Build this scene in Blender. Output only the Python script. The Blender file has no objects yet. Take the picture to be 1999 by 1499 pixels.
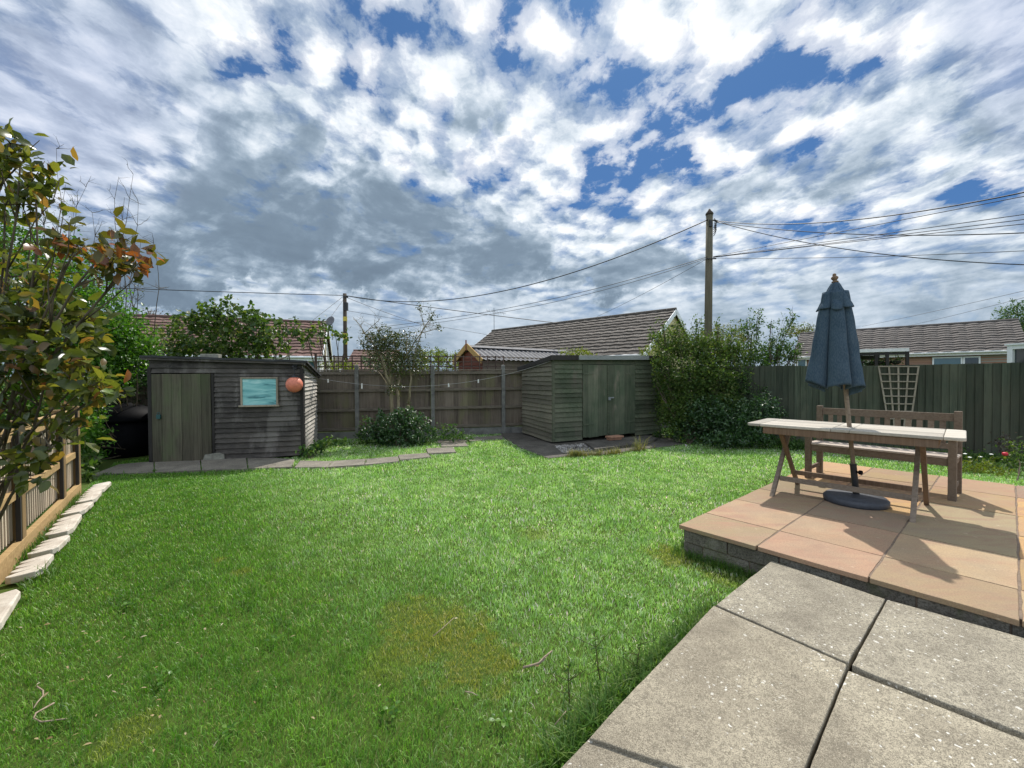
import bpy, math, random
import numpy as np
from mathutils import Vector, Matrix
random.seed(7); RNG = np.random.default_rng(11)
SC = bpy.context.scene; COL = SC.collection
# ---------------------------------------------------------------- camera model (eye 1.55 m above the lawn)
FOC, PITCH, ROLL, EYE = 798.7, -0.01627, -0.0063, 1.55
cR, sR, cP, sP = math.cos(ROLL), math.sin(ROLL), math.cos(PITCH), math.sin(PITCH)
def ray(px, py):
    x = (px-999.5)/FOC; y = -(py-749.5)/FOC
    x, y = cR*x-sR*y, sR*x+cR*y
    return Vector((x, cP-sP*y, sP+cP*y))
def G(px, py, z=0.0):                       # where that sight line meets the level z
    r = ray(px, py); t = (z-EYE)/r.z
    return Vector((r.x*t, r.y*t, z))
def U(px, py, Y):                           # where it meets the distance Y
    r = ray(px, py); t = Y/r.y
    return Vector((r.x*t, Y, EYE+r.z*t))
def W(px, py, P, Q):                        # where it meets the upright plane through P and Q
    r = ray(px, py); n = Vector((-(Q[1]-P[1]), Q[0]-P[0]))
    t = (n.x*P[0]+n.y*P[1])/(n.x*r.x+n.y*r.y)
    return Vector((r.x*t, r.y*t, EYE+r.z*t))
cam = bpy.data.objects.new('camera', bpy.data.cameras.new('camera')); COL.objects.link(cam)
cam.data.sensor_width = 36; cam.data.lens = 36*FOC/1999; cam.data.clip_end = 3000; cam.data.clip_start = .05
right = Vector((cR, -sP*sR, cP*sR)); up = Vector((-sR, -sP*cR, cP*cR)); fwd = Vector((0, cP, sP))
M = Matrix.Identity(4)
for i in range(3):
    M[i][0], M[i][1], M[i][2] = right[i], up[i], -fwd[i]
M[2][3] = EYE
cam.matrix_world = M
SC.camera = cam
SC.view_settings.view_transform = 'Standard'; SC.view_settings.look = 'None'
SC.view_settings.exposure = 0; SC.view_settings.gamma = 1
# ---------------------------------------------------------------- objects
def tag(o, label=None, cat=None, group=None, kind=None):
    if label: o['label'] = label
    if cat: o['category'] = cat
    if group: o['group'] = group
    if kind: o['kind'] = kind
    return o
def thing(name, loc, label, cat, group=None):
    o = bpy.data.objects.new(name, None); COL.objects.link(o)
    o.empty_display_size = .1; o.location = loc
    return tag(o, label, cat, group)
def wloc(o):
    v = Vector((0, 0, 0))
    while o is not None:
        v = v+Vector(o.location); o = o.parent
    return v
def link(me, name, mat, parent=None, loc=None):
    o = bpy.data.objects.new(name, me); COL.objects.link(o)
    if parent is not None: o.parent = parent
    if loc is not None: o.location = loc
    if mat is not None: me.materials.append(mat)
    return o
class MB:
    """collects faces in world coordinates and links them as ONE mesh object"""
    def __init__(s): s.v = []; s.f = []
    def add(s, vs, fs):
        b = len(s.v); s.v += [tuple(v) for v in vs]; s.f += [tuple(i+b for i in f) for f in fs]; return s
    def hexa(s, p):                          # 4 bottom + 4 top corners, same winding
        return s.add(p, [(3, 2, 1, 0), (4, 5, 6, 7), (0, 1, 5, 4), (1, 2, 6, 5), (2, 3, 7, 6), (3, 0, 4, 7)])
    def box(s, c, size, ax=None, ay=None, az=None):
        ax = Vector(ax or (1, 0, 0)).normalized(); ay = Vector(ay or (-ax.y, ax.x, 0)).normalized()
        az = Vector(az).normalized() if az else ax.cross(ay)
        c = Vector(c); a, b, d = ax*size[0]/2, ay*size[1]/2, az*size[2]/2
        return s.hexa([c-a-b-d, c+a-b-d, c+a+b-d, c-a+b-d, c-a-b+d, c+a-b+d, c+a+b+d, c-a+b+d])
    def bar(s, P, Q, w, h, side=None):       # a bar from P to Q, w across, h up
        P, Q = Vector(P), Vector(Q); d = (Q-P).normalized()
        sd = Vector(side).normalized() if side else d.cross(Vector((0, 0, 1)))
        if sd.length < 1e-4: sd = Vector((1, 0, 0))
        sd.normalize(); u = sd.cross(d).normalized()
        return s.box((P+Q)/2, ((Q-P).length, w, h), d, sd, u)
    def prism(s, poly, z0, z1):              # polygon (2D or 3D) extruded from z0 to z1 (numbers or lists)
        n = len(poly); a = [(p[0], p[1], z0 if not hasattr(z0, '__len__') else z0[i]) for i, p in enumerate(poly)]
        b = [(p[0], p[1], z1 if not hasattr(z1, '__len__') else z1[i]) for i, p in enumerate(poly)]
        ar = sum(poly[i][0]*poly[(i+1) % n][1]-poly[(i+1) % n][0]*poly[i][1] for i in range(n))
        if ar < 0: a.reverse(); b.reverse()
        return s.add(a+b, [tuple(range(n-1, -1, -1)), tuple(range(n, 2*n))]+[(i, (i+1) % n, n+(i+1) % n, n+i) for i in range(n)])
    def tube(s, pts, rad, sides=8, cap=True):
        pts = [Vector(p) for p in pts]; n = len(pts)
        rad = rad if hasattr(rad, '__len__') else [rad]*n
        vs = []; ref = None
        for i, p in enumerate(pts):
            d = (pts[min(i+1, n-1)]-pts[max(i-1, 0)]).normalized()
            if ref is None:
                ref = d.cross(Vector((0, 0, 1)))
                if ref.length < .05: ref = d.cross(Vector((0, 1, 0)))
            ref = (ref-d*ref.dot(d)).normalized(); b = d.cross(ref)
            for k in range(sides):
                a = 2*math.pi*k/sides
                vs.append(p+(ref*math.cos(a)+b*math.sin(a))*rad[i])
        fs = [(i*sides+k, i*sides+(k+1) % sides, (i+1)*sides+(k+1) % sides, (i+1)*sides+k) for i in range(n-1) for k in range(sides)]
        if cap: fs += [tuple(range(sides-1, -1, -1)), tuple(range((n-1)*sides, n*sides))]
        return s.add(vs, fs)
    def lathe(s, c, prof, seg=24, squash=(1, 1)):       # prof: (radius, z)
        c = Vector(c); vs = []
        for r, z in prof:
            for k in range(seg):
                a = 2*math.pi*k/seg; vs.append(c+Vector((r*math.cos(a)*squash[0], r*math.sin(a)*squash[1], z)))
        n = len(prof)
        fs = [(i*seg+k, i*seg+(k+1) % seg, (i+1)*seg+(k+1) % seg, (i+1)*seg+k) for i in range(n-1) for k in range(seg)]
        fs += [tuple(range(seg-1, -1, -1)), tuple(range((n-1)*seg, n*seg))]
        return s.add(vs, fs)
    def each(s, name, mat, parent, **kw):
        """links every separate piece as a part of its own"""
        up_ = list(range(len(s.v)))
        def find(i):
            while up_[i] != i: up_[i] = up_[up_[i]]; i = up_[i]
            return i
        for f in s.f:
            for i in f[1:]: up_[find(i)] = find(f[0])
        grp = {}
        for f in s.f: grp.setdefault(find(f[0]), []).append(f)
        for fs in grp.values():
            ids = sorted({i for f in fs for i in f}); mp = {i: k for k, i in enumerate(ids)}
            m = MB(); m.v = [s.v[i] for i in ids]; m.f = [tuple(mp[i] for i in f) for f in fs]; m.build(name, mat, parent, **kw)
    def build(s, name, mat, parent=None, bevel=0, smooth=False, label=None):
        o0 = wloc(parent) if parent is not None else Vector((0, 0, 0))
        loc = None
        if parent is None and s.v:           # top-level meshes get their origin at their base
            a = np.array(s.v); loc = Vector((float(a[:, 0].mean()), float(a[:, 1].mean()), float(a[:, 2].min()))); o0 = loc
        me = bpy.data.meshes.new(name); me.from_pydata([(v[0]-o0.x, v[1]-o0.y, v[2]-o0.z) for v in s.v], [], s.f); me.update()
        o = link(me, name, mat, parent, loc)
        if smooth: me.shade_smooth()
        if bevel:
            m = o.modifiers.new('bevel', 'BEVEL'); m.width = bevel; m.segments = 2; m.limit_method = 'ANGLE'; m.angle_limit = .6
        if label: o['label'] = label
        return o
def raw_mesh(name, verts, tris, mat, parent=None, loc=None, smooth=False):
    """many triangles at once"""
    o0 = np.array(wloc(parent)) if parent is not None else (np.array(loc) if loc is not None else np.zeros(3))
    me = bpy.data.meshes.new(name)
    me.vertices.add(len(verts)); me.vertices.foreach_set('co', (verts-o0).astype(np.float32).ravel())
    me.loops.add(tris.size); me.loops.foreach_set('vertex_index', tris.astype(np.int32).ravel())
    me.polygons.add(len(tris)); me.polygons.foreach_set('loop_start', np.arange(0, tris.size, 3, dtype=np.int32))
    me.update(calc_edges=True)
    if smooth: me.shade_smooth()
    return link(me, name, mat, parent, loc)
# ---------------------------------------------------------------- leaves and branches
T4 = (np.array([(0, 0, 0), (.45, -.5, .1), (.45, .5, .1), (1, 0, -.06)]), np.array([(0, 2, 3), (0, 3, 1)]))
T8 = (np.array([(0, 0, 0), (.3, -.42, .07), (.3, .42, .07), (.68, -.42, .03), (.68, .42, .03), (1, 0, -.14), (.3, 0, 0), (.68, 0, -.03)]),
      np.array([(0, 6, 1), (0, 2, 6), (1, 6, 7), (1, 7, 3), (6, 2, 4), (6, 4, 7), (3, 7, 5), (7, 4, 5)]))
def nrm(a): return a/np.maximum(np.linalg.norm(a, axis=-1, keepdims=True), 1e-9)
def leaf_arrays(P, A, N, L, Wd, T=T4):
    A = nrm(A); S = nrm(np.cross(A, N)); Nn = np.cross(S, A)
    tv, tf = T; n = len(P); k = len(tv)
    v = (P[:, None] + A[:, None]*(tv[None, :, 0, None]*L[:, None, None]) + S[:, None]*(tv[None, :, 1, None]*Wd[:, None, None])
         + Nn[:, None]*(tv[None, :, 2, None]*L[:, None, None])).reshape(-1, 3)
    f = (tf[None]+np.arange(n)[:, None, None]*k).reshape(-1, 3)
    return v, f
def foliage(clumps, leaf, per=7, tw=.16, shell=.55, aspect=.55, droop=.25, T=T4, up=.5, rng=RNG):
    """clumps: (centre, (rx,ry,rz), leaves). Leaves sit in small sprays spread through each clump. Returns vertices, triangles"""
    P = []; A = []; N = []; L = []
    for c, r, n in clumps:
        k = max(1, int(n/per)); d = nrm(rng.normal(size=(k, 3)))
        rad = shell+(1.04-shell)*rng.random((k, 1))**.7
        rad *= 1+np.clip(.16*rng.normal(size=(k, 1)), -.4, .22)
        tc = np.array(c)+d*rad*np.array(r)
        td = nrm(d+.7*rng.normal(size=(k, 3))+np.array((0, 0, .35)))
        u = rng.random((k, per, 1)); ln = tw*(.6+.8*rng.random((k, 1, 1)))
        p = tc[:, None]+td[:, None]*(u-.5)*ln+rng.normal(size=(k, per, 3))*tw*.14
        a = td[:, None]*.5+rng.normal(size=(k, per, 3))*.75+np.array((0, 0, -droop))
        nn = rng.normal(size=(k, per, 3))*.7+np.array((0, 0, up))+d[:, None]*.3
        l = leaf*(.55+.75*rng.random((k, per)))
        P.append(p.reshape(-1, 3)); A.append(a.reshape(-1, 3)); N.append(nn.reshape(-1, 3)); L.append(l.ravel())
    P, A, N, L = map(np.concatenate, (P, A, N, L))
    return leaf_arrays(P, A, N, L, L*aspect*(.8+.4*rng.random(len(L))), T)
def limb(mb, P, Q, r0, r1, n=7, wob=.06, sides=6, rise=0.0):
    P, Q = Vector(P), Vector(Q); pts = []; L = (Q-P).length
    o = Vector((0, 0, 0))
    for i in range(n):
        t = i/(n-1)
        if 0 < i: o += Vector((random.gauss(0, 1), random.gauss(0, 1), random.gauss(0, .5)))*wob*L/n
        q = P.lerp(Q, t)+o*(math.sin(math.pi*min(t, .999)))*1.2
        q.z += rise*L*math.sin(math.pi*t)
        pts.append(q)
    mb.tube(pts, [r0+(r1-r0)*(i/(n-1)) for i in range(n)], sides)
    return pts
def twigs(mb, pts, k, ln, r, levels=2, up=.5, sides=4):
    for _ in range(k):
        i = random.randrange(max(1, len(pts)//3), len(pts)); p = pts[i]
        d = Vector((random.gauss(0, 1), random.gauss(0, 1), random.gauss(up, .6))).normalized()
        q = p+d*ln*random.uniform(.5, 1.1)
        t = limb(mb, p, q, r, r*.35, 5, .18, sides)
        if levels > 1: twigs(mb, t, 2, ln*.55, r*.55, levels-1, up, sides)
def px_clump(px, py, Y, rx, ry, rd, n):      # a clump given by its middle and by its radii in picture units at distance Y
    c = U(px, py, Y); k = Y/FOC
    return (tuple(c), (rx*k, rd, ry*k), n)
# ---------------------------------------------------------------- procedural materials
class NT:
    def __init__(s, name):
        s.m = bpy.data.materials.new(name); s.m.use_nodes = True; s.t = s.m.node_tree
        s.b = s.t.nodes['Principled BSDF']; s.out = s.t.nodes['Material Output']
    def n(s, typ, ins=None, **kw):
        nd = s.t.nodes.new(typ)
        for k, v in kw.items(): setattr(nd, k, v)
        for k, v in (ins or {}).items():
            if isinstance(v, bpy.types.NodeSocket): s.t.links.new(v, nd.inputs[k])
            else: nd.inputs[k].default_value = v
        return nd
    def set(s, **kw):
        for k, v in kw.items():
            k = {'color': 'Base Color', 'rough': 'Roughness', 'spec': 'Specular IOR Level', 'normal': 'Normal', 'metal': 'Metallic', 'coat': 'Coat Weight'}[k]
            if isinstance(v, bpy.types.NodeSocket): s.t.links.new(v, s.b.inputs[k])
            else: s.b.inputs[k].default_value = (*v, 1) if k == 'Base Color' and len(v) == 3 else v
        return s
    def coord(s, scale=(1, 1, 1), rot=(0, 0, 0), which='Object'):
        c = s.n('ShaderNodeTexCoord')
        return s.n('ShaderNodeMapping', {'Vector': c.outputs[which], 'Scale': scale, 'Rotation': rot}).outputs[0]
    def noise(s, vec, scale, detail=5, rough=.55, dist=0):
        return s.n('ShaderNodeTexNoise', {'Vector': vec, 'Scale': scale, 'Detail': detail, 'Roughness': rough, 'Distortion': dist}).outputs['Fac']
    def ramp(s, fac, stops, interp='LINEAR'):
        r = s.n('ShaderNodeValToRGB', {'Fac': fac}); cr = r.color_ramp; cr.interpolation = interp
        while len(cr.elements) < len(stops): cr.elements.new(.5)
        for e, (p, c) in zip(cr.elements, stops):
            e.position = p; e.color = (*c, 1) if hasattr(c, '__len__') else (c, c, c, 1)
        return r.outputs['Color']
    def mix(s, fac, a, b, typ='MIX'):
        nd = s.n('ShaderNodeMix', data_type='RGBA', blend_type=typ)
        for i, v in ((0, fac), (6, a), (7, b)):
            if isinstance(v, bpy.types.NodeSocket): s.t.links.new(v, nd.inputs[i])
            else: nd.inputs[i].default_value = v if not hasattr(v, '__len__') else (*v, 1)
        return nd.outputs[2]
    def math(s, op, a, b=0.0, clamp=False):
        nd = s.n('ShaderNodeMath', operation=op, use_clamp=clamp)
        for i, v in ((0, a), (1, b)):
            if isinstance(v, bpy.types.NodeSocket): s.t.links.new(v, nd.inputs[i])
            else: nd.inputs[i].default_value = v
        return nd.outputs[0]
    def bump(s, h, strength=.4, dist=.01):
        return s.n('ShaderNodeBump', {'Height': h, 'Strength': strength, 'Distance': dist}).outputs[0]
LIFT = {'weathered_black_boards': 1.6, 'old_door_planks': 1.5, 'faded_green_boards': 1.45, 'faded_green_brown_boards': 1.45, 'faded_green_door': 1.4, 'brown_fence_boards': 1.55, 'fence_rail': 1.55, 'dark_green_fence': 1.35, 'red_shed_boards': 1.4}
def wood(name, c1, c2, c3=None, along=(0, 0, 1), rot=0, rough=.85, grain=1.0, patch=1.3, c4=None, bump=.5):
    """weathered timber: fine grain streaks along one axis, broad weathering patches, a different tone for each board"""
    k = NT(name); sc = tuple(1.6 if a else 38*grain for a in along)
    v = k.coord(sc, (0, 0, rot)); g = k.noise(v, 1, 7, .62, .4)
    p = k.noise(k.coord((1, 1, 1), (0, 0, rot)), patch, 5, .6)
    isl = k.n('ShaderNodeNewGeometry').outputs['Random Per Island']
    col = k.ramp(g, [(.28, c1), (.72, c2)])
    col = k.mix(k.ramp(p, [(.42, 0), (.66, 1)]), col, k.mix(.5, col, c3 or c2))
    if c4: col = k.mix(k.ramp(k.noise(k.coord((1, 1, .35)), 2.3, 6, .65), [(.52, 0), (.62, .8)]), col, c4)
    col = k.mix(1.0, col, k.ramp(isl, [(0, .66), (1, 1.2)]), 'MULTIPLY')
    lf_ = LIFT.get(name, 1.0); col = k.mix(1.0, col, (lf_, lf_, lf_), 'MULTIPLY')
    k.set(color=col, rough=rough, spec=.25, normal=k.bump(g, bump, .004)); return k.m
def plain(name, c, rough=.6, var=.12, scale=8, spec=.4, metal=0.0, bump=0, bs=60):
    k = NT(name); v = k.coord()
    n = k.noise(v, scale, 6, .6)
    a = tuple(x*(1-var) for x in c); b = tuple(min(1, x*(1+var)) for x in c)
    k.set(color=k.ramp(n, [(.3, a), (.7, b)]), rough=rough, spec=spec, metal=metal)
    if bump: k.set(normal=k.bump(k.noise(v, bs, 5, .6), bump, .004))
    return k.m
def leafmat(name, stops, trans=.4, rough=.42, tint=(1.5, 1.6, .6), spec=.35):
    k = NT(name); isl = k.n('ShaderNodeNewGeometry').outputs['Random Per Island']
    col = k.ramp(isl, stops)
    k.set(color=col, rough=rough, spec=spec)
    tr = k.n('ShaderNodeBsdfTranslucent', {'Color': k.mix(1.0, col, tint, 'MULTIPLY')})
    mx = k.n('ShaderNodeMixShader', {'Fac': trans})
    k.t.links.new(k.b.outputs[0], mx.inputs[1]); k.t.links.new(tr.outputs[0], mx.inputs[2]); k.t.links.new(mx.outputs[0], k.out.inputs[0])
    return k.m
def bark(name, a, b, scale=14):
    k = NT(name); v = k.coord((1, 1, .3)); n = k.noise(v, scale, 7, .65)
    k.set(color=k.ramp(n, [(.3, a), (.7, b)]), rough=.9, spec=.2, normal=k.bump(n, .6, .01)); return k.m
MT = {}
MT['shed_black'] = wood('weathered_black_boards', (.016, .014, .013), (.062, .055, .048), (.09, .078, .066), (1, 0, 0), -.23, c4=(.11, .1, .088))
MT['shed_side'] = wood('pale_side_boards', (.2, .185, .155), (.50, .46, .40), (.56, .52, .46), (0, 1, 0), .32)  # side boards far paler than the black front
MT['shed_door'] = wood('old_door_planks', (.03, .026, .018), (.085, .075, .052), (.075, .08, .045), (0, 0, 1), c4=(.06, .068, .035))
MT['trim_dark'] = wood('dark_trim', (.015, .013, .012), (.05, .045, .04), None, (0, 0, 1))
MT['felt'] = plain('roofing_felt', (.05, .05, .052), .9, .4, 5, .2, bump=.6, bs=160)
MT['green_boards'] = wood('faded_green_boards', (.03, .039, .023), (.078, .09, .056), (.118, .11, .08), (1, 0, 0), .4, c4=(.10, .085, .066))
MT['green_side'] = wood('faded_green_brown_boards', (.055, .054, .038), (.125, .116, .084), (.16, .14, .105), (0, 1, 0), .35, c4=(.10, .085, .065))
MT['green_door'] = wood('faded_green_door', (.03, .041, .025), (.078, .092, .058), (.13, .122, .088), (0, 0, 1), c4=(.15, .125, .095))
MT['fascia'] = wood('pale_fascia', (.22, .23, .22), (.36, .37, .35), None, (1, 0, 0), .4)
MT['fence_brown'] = wood('brown_fence_boards', (.045, .034, .025), (.125, .098, .074), (.15, .124, .096), (0, 0, 1), patch=.9, c4=(.10, .09, .05))
MT['fence_rail'] = wood('fence_rail', (.065, .053, .04), (.15, .125, .095), None, (1, 0, 0), .2)
MT['concrete'] = plain('cast_concrete', (.165, .16, .145), .9, .35, 6, .2, bump=.5, bs=90)
MT['dark_fence'] = wood('dark_green_fence', (.02, .028, .018), (.058, .066, .045), (.074, .062, .042), (0, 0, 1), patch=.7, c4=(.058, .062, .042))
MT['new_wood'] = wood('new_treated_timber', (.30, .19, .08), (.52, .36, .17), None, (1, 0, 0), -.8)
MT['new_post'] = wood('treated_post', (.16, .105, .045), (.3, .2, .095), None, (0, 0, 1))
MT['pale_board'] = wood('red_cedar_boards', (.12, .06, .045), (.25, .14, .105), (.3, .2, .15), (0, 0, 1))
MT['sunlit_tone_slat'] = wood('sunlit_tone_slats', (.4, .33, .24), (.62, .53, .41), None, (0, 0, 1))  # pale tone stands in for sunlit strips along the fence boards
MT['teak_top'] = wood('weathered_teak_top', (.33, .30, .25), (.50, .46, .39), (.38, .33, .27), (1, 0, 0), .77, grain=1.4)
MT['teak_leg'] = wood('teak_legs', (.13, .075, .042), (.26, .17, .11), (.22, .18, .14), (0, 0, 1), grain=1.4)
MT['teak_grey'] = wood('greyed_teak', (.16, .12, .088), (.29, .23, .175), None, (1, 0, 0), .77, grain=1.4)
MT['bench'] = wood('bench_timber', (.12, .082, .055), (.23, .175, .125), (.26, .215, .165), (1, 0, 0), .9, grain=1.3)
MT['bench_seat'] = wood('bench_slats', (.3, .24, .19), (.5, .43, .36), None, (1, 0, 0), .9, grain=1.3)
MT['trellis'] = wood('old_trellis', (.2, .165, .12), (.36, .31, .24), None, (0, 0, 1))
MT['trellis_dark'] = wood('dark_trellis', (.05, .035, .028), (.11, .075, .06), None, (0, 0, 1))
MT['white'] = plain('white_upvc', (.78, .79, .79), .4, .05)
MT['offwhite'] = plain('offwhite_paint', (.66, .65, .62), .6, .1)
MT['cream'] = plain('cream_render', (.56, .48, .26), .9, .1, 3)
MT['whitewall'] = plain('white_render', (.62, .63, .64), .9, .08, 3)
MT['black'] = plain('black_plastic', (.004, .004, .005), .6, .2, spec=.06)
MT['blackmetal'] = plain('black_metal', (.02, .02, .022), .45, .2)
MT['umb_base'] = plain('resin_base', (.048, .052, .062), .55, .2, 30, bump=.25, bs=120)
MT['galv'] = plain('grey_metal', (.3, .31, .32), .45, .15, metal=.6)
MT['teal'] = plain('teal_padlock', (.02, .07, .07), .4)
MT['wire'] = plain('cable_sheath', (.012, .012, .013), .6)
MT['rope'] = plain('grey_line', (.22, .22, .21), .8)
MT['peg'] = plain('pale_peg', (.66, .66, .62), .6)
MT['pole'] = wood('pole_timber', (.07, .06, .04), (.17, .145, .10), (.14, .13, .085), (0, 0, 1))
MT['pole_dark'] = wood('dark_pole_timber', (.035, .027, .02), (.085, .066, .05), None, (0, 0, 1))
MT['yellow'] = plain('yellow_plate', (.5, .4, .06), .6)
MT['buoy'] = plain('faded_orange_plastic', (.62, .19, .115), .5, .2, 14)
MT['stone'] = plain('grey_stone', (.2, .195, .16), .95, .35, 12, .2, bump=.7, bs=70)
MT['terracotta'] = plain('terracotta_tile', (.3, .16, .1), .85, .25, 14, bump=.4)
MT['redwood'] = wood('red_shed_boards', (.09, .03, .022), (.18, .065, .045), None, (1, 0, 0))
MT['gold'] = wood('golden_barge', (.33, .2, .07), (.5, .33, .13), None, (1, 0, 0))
MT['corr'] = plain('grey_corrugated_sheet', (.10, .10, .105), .75, .35, 3)
MT['dish'] = plain('dish_grey', (.12, .12, .13), .5)
def brickmat(name, c1, c2, mortar, scale, rot=0):
    k = NT(name); v = k.coord((1, 1, 1), (0, 0, rot))
    c = k.n('ShaderNodeSeparateXYZ', {'Vector': v}); w = k.n('ShaderNodeCombineXYZ', {'X': c.outputs[0], 'Y': c.outputs[2], 'Z': 0.0}).outputs[0]
    b = k.n('ShaderNodeTexBrick', {'Vector': w, 'Color1': (*c1, 1), 'Color2': (*c2, 1), 'Mortar': (*mortar, 1), 'Scale': scale, 'Mortar Size': .012, 'Brick Width': .225, 'Row Height': .075})
    k.set(color=k.mix(k.noise(v, 20, 5), b.outputs[0], (.12, .08, .05), 'MIX') if 0 else b.outputs[0], rough=.9, spec=.2); return k.m
MT['brick'] = brickmat('red_brick', (.28, .12, .075), (.36, .18, .11), (.3, .27, .23), 1, -.8)
def tilemat(name, a, b, lich=.5):
    k = NT(name); isl = k.n('ShaderNodeNewGeometry').outputs['Random Per Island']; v = k.coord()
    n = k.noise(v, 2.2, 6, .65); n2 = k.noise(v, 15, 4, .6)
    col = k.mix(n, a, b)
    col = k.mix(k.ramp(n2, [(.585, 0), (.64, lich)]), col, (.36, .35, .31))
    k.set(color=k.mix(1.0, col, k.ramp(isl, [(0, .75), (1, 1.2)]), 'MULTIPLY'), rough=.9, spec=.2); return k.m
MT['tile_grey'] = tilemat('grey_brown_roof_tile', (.068, .058, .05), (.125, .108, .092), .55)
MT['tile_brown'] = tilemat('red_brown_roof_tile', (.10, .058, .048), (.17, .105, .088), .25)
MT['tile_right'] = tilemat('taupe_roof_tile', (.10, .088, .08), (.16, .142, .13), .3)
def glassmat(name, c=(.02, .03, .035), rough=.05):
    k = NT(name); k.set(color=c, rough=rough, spec=.8); return k.m
MT['glass'] = glassmat('dark_window_glass')
MT['glass_blue'] = glassmat('blue_window_glass', (.05, .12, .15), .08)
def filmmat():
    k = NT('teal_lined_window'); v = k.coord((1, 1, 1)); c = k.n('ShaderNodeSeparateXYZ', {'Vector': v})
    w = k.n('ShaderNodeCombineXYZ', {'X': k.math('MULTIPLY', c.outputs[0], 1.3), 'Y': k.math('MULTIPLY', c.outputs[2], 9.0), 'Z': 0.0}).outputs[0]
    n = k.noise(w, 1.6, 5, .55, .6)
    k.set(color=k.ramp(n, [(.34, (.06, .2, .22)), (.43, (.17, .43, .44)), (.55, (.27, .56, .55)), (.7, (.48, .70, .67))]), rough=.12, spec=.6); return k.m
MT['film'] = filmmat()
def fabric():
    k = NT('slate_blue_canvas'); v = k.coord()
    wv = k.noise(k.coord((1, 1, .25)), 160, 3, .5); n = k.noise(v, 5, 5, .6)
    col = k.mix(k.ramp(n, [(.35, 0), (.7, 1)]), (.042, .075, .112), (.07, .108, .146))
    col = k.mix(k.ramp(wv, [(.4, 0), (.62, .45)]), col, (.14, .185, .22))
    k.set(color=col, rough=.9, spec=.15, normal=k.bump(wv, .25, .002))
    tr = k.n('ShaderNodeBsdfTranslucent', {'Color': (.05, .09, .14, 1)}); mx = k.n('ShaderNodeMixShader', {'Fac': .25})
    k.t.links.new(k.b.outputs[0], mx.inputs[1]); k.t.links.new(tr.outputs[0], mx.inputs[2]); k.t.links.new(mx.outputs[0], k.out.inputs[0])
    return k.m
MT['fabric'] = fabric()
def slabmat(name, base, dark, lichen=True):
    """old concrete flag: speckled aggregate, dark weathering, ribbed press marks, white lichen discs"""
    k = NT(name); v = k.coord(); 
    big = k.noise(v, 2.6, 6, .62); mid = k.noise(v, 16, 6, .7); fine = k.noise(v, 260, 3, .6)
    isl = k.n('ShaderNodeNewGeometry').outputs['Random Per Island']
    col = k.mix(k.ramp(big, [(.36, 0), (.66, 1)]), dark, base)
    col = k.mix(k.ramp(mid, [(.5, 0), (.66, .5)]), col, tuple(x*.62 for x in dark))
    col = k.mix(k.ramp(fine, [(.38, .75), (.5, 0)]), col, tuple(x*.3 for x in dark))
    col = k.mix(k.ramp(k.noise(v, 75, 4, .6), [(.40, .6), (.5, 0)]), col, tuple(x*.55 for x in dark))
    col = k.mix(k.ramp(fine, [(.58, 0), (.7, .5)]), col, tuple(min(1, x*1.6) for x in base))
    col = k.mix(1.0, col, k.ramp(isl, [(0, (.94, .93, .9)), (1, (1.08, 1.05, .98))]), 'MULTIPLY')
    h = k.math('ADD', fine, k.math('MULTIPLY', mid, .6))
    if lichen:
        vw = k.mix(.035, v, k.n('ShaderNodeTexNoise', {'Vector': v, 'Scale': 30.0}).outputs['Color'], 'ADD')
        for sc, th, dens in ((19, .10, .66), (50, .17, .70)):
            vo = k.n('ShaderNodeTexVoronoi', {'Vector': vw, 'Scale': sc}); pick = k.n('ShaderNodeSeparateColor', {'Color': vo.outputs['Color']}).outputs[0]
            on = k.math('MULTIPLY', k.math('LESS_THAN', vo.outputs['Distance'], k.math('MULTIPLY', pick, th*1.6)), k.math('GREATER_THAN', pick, dens))
            on = k.math('MULTIPLY', on, k.ramp(k.noise(v, 3.4, 3, .5), [(.44, 0), (.56, 1)]))
            col = k.mix(k.math('MULTIPLY', on, .85), col, (.62, .6, .54))
    k.set(color=col, rough=.92, spec=.2, normal=k.bump(h, .55, .004)); return k.m
MT['flag'] = slabmat('old_concrete_flag', (.385, .35, .275), (.225, .2, .158))
MT['flag_far'] = slabmat('grey_path_flag', (.30, .275, .23), (.17, .155, .13), False)
MT['apron'] = slabmat('dark_mossy_concrete', (.15, .14, .125), (.075, .07, .062), False)
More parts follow.
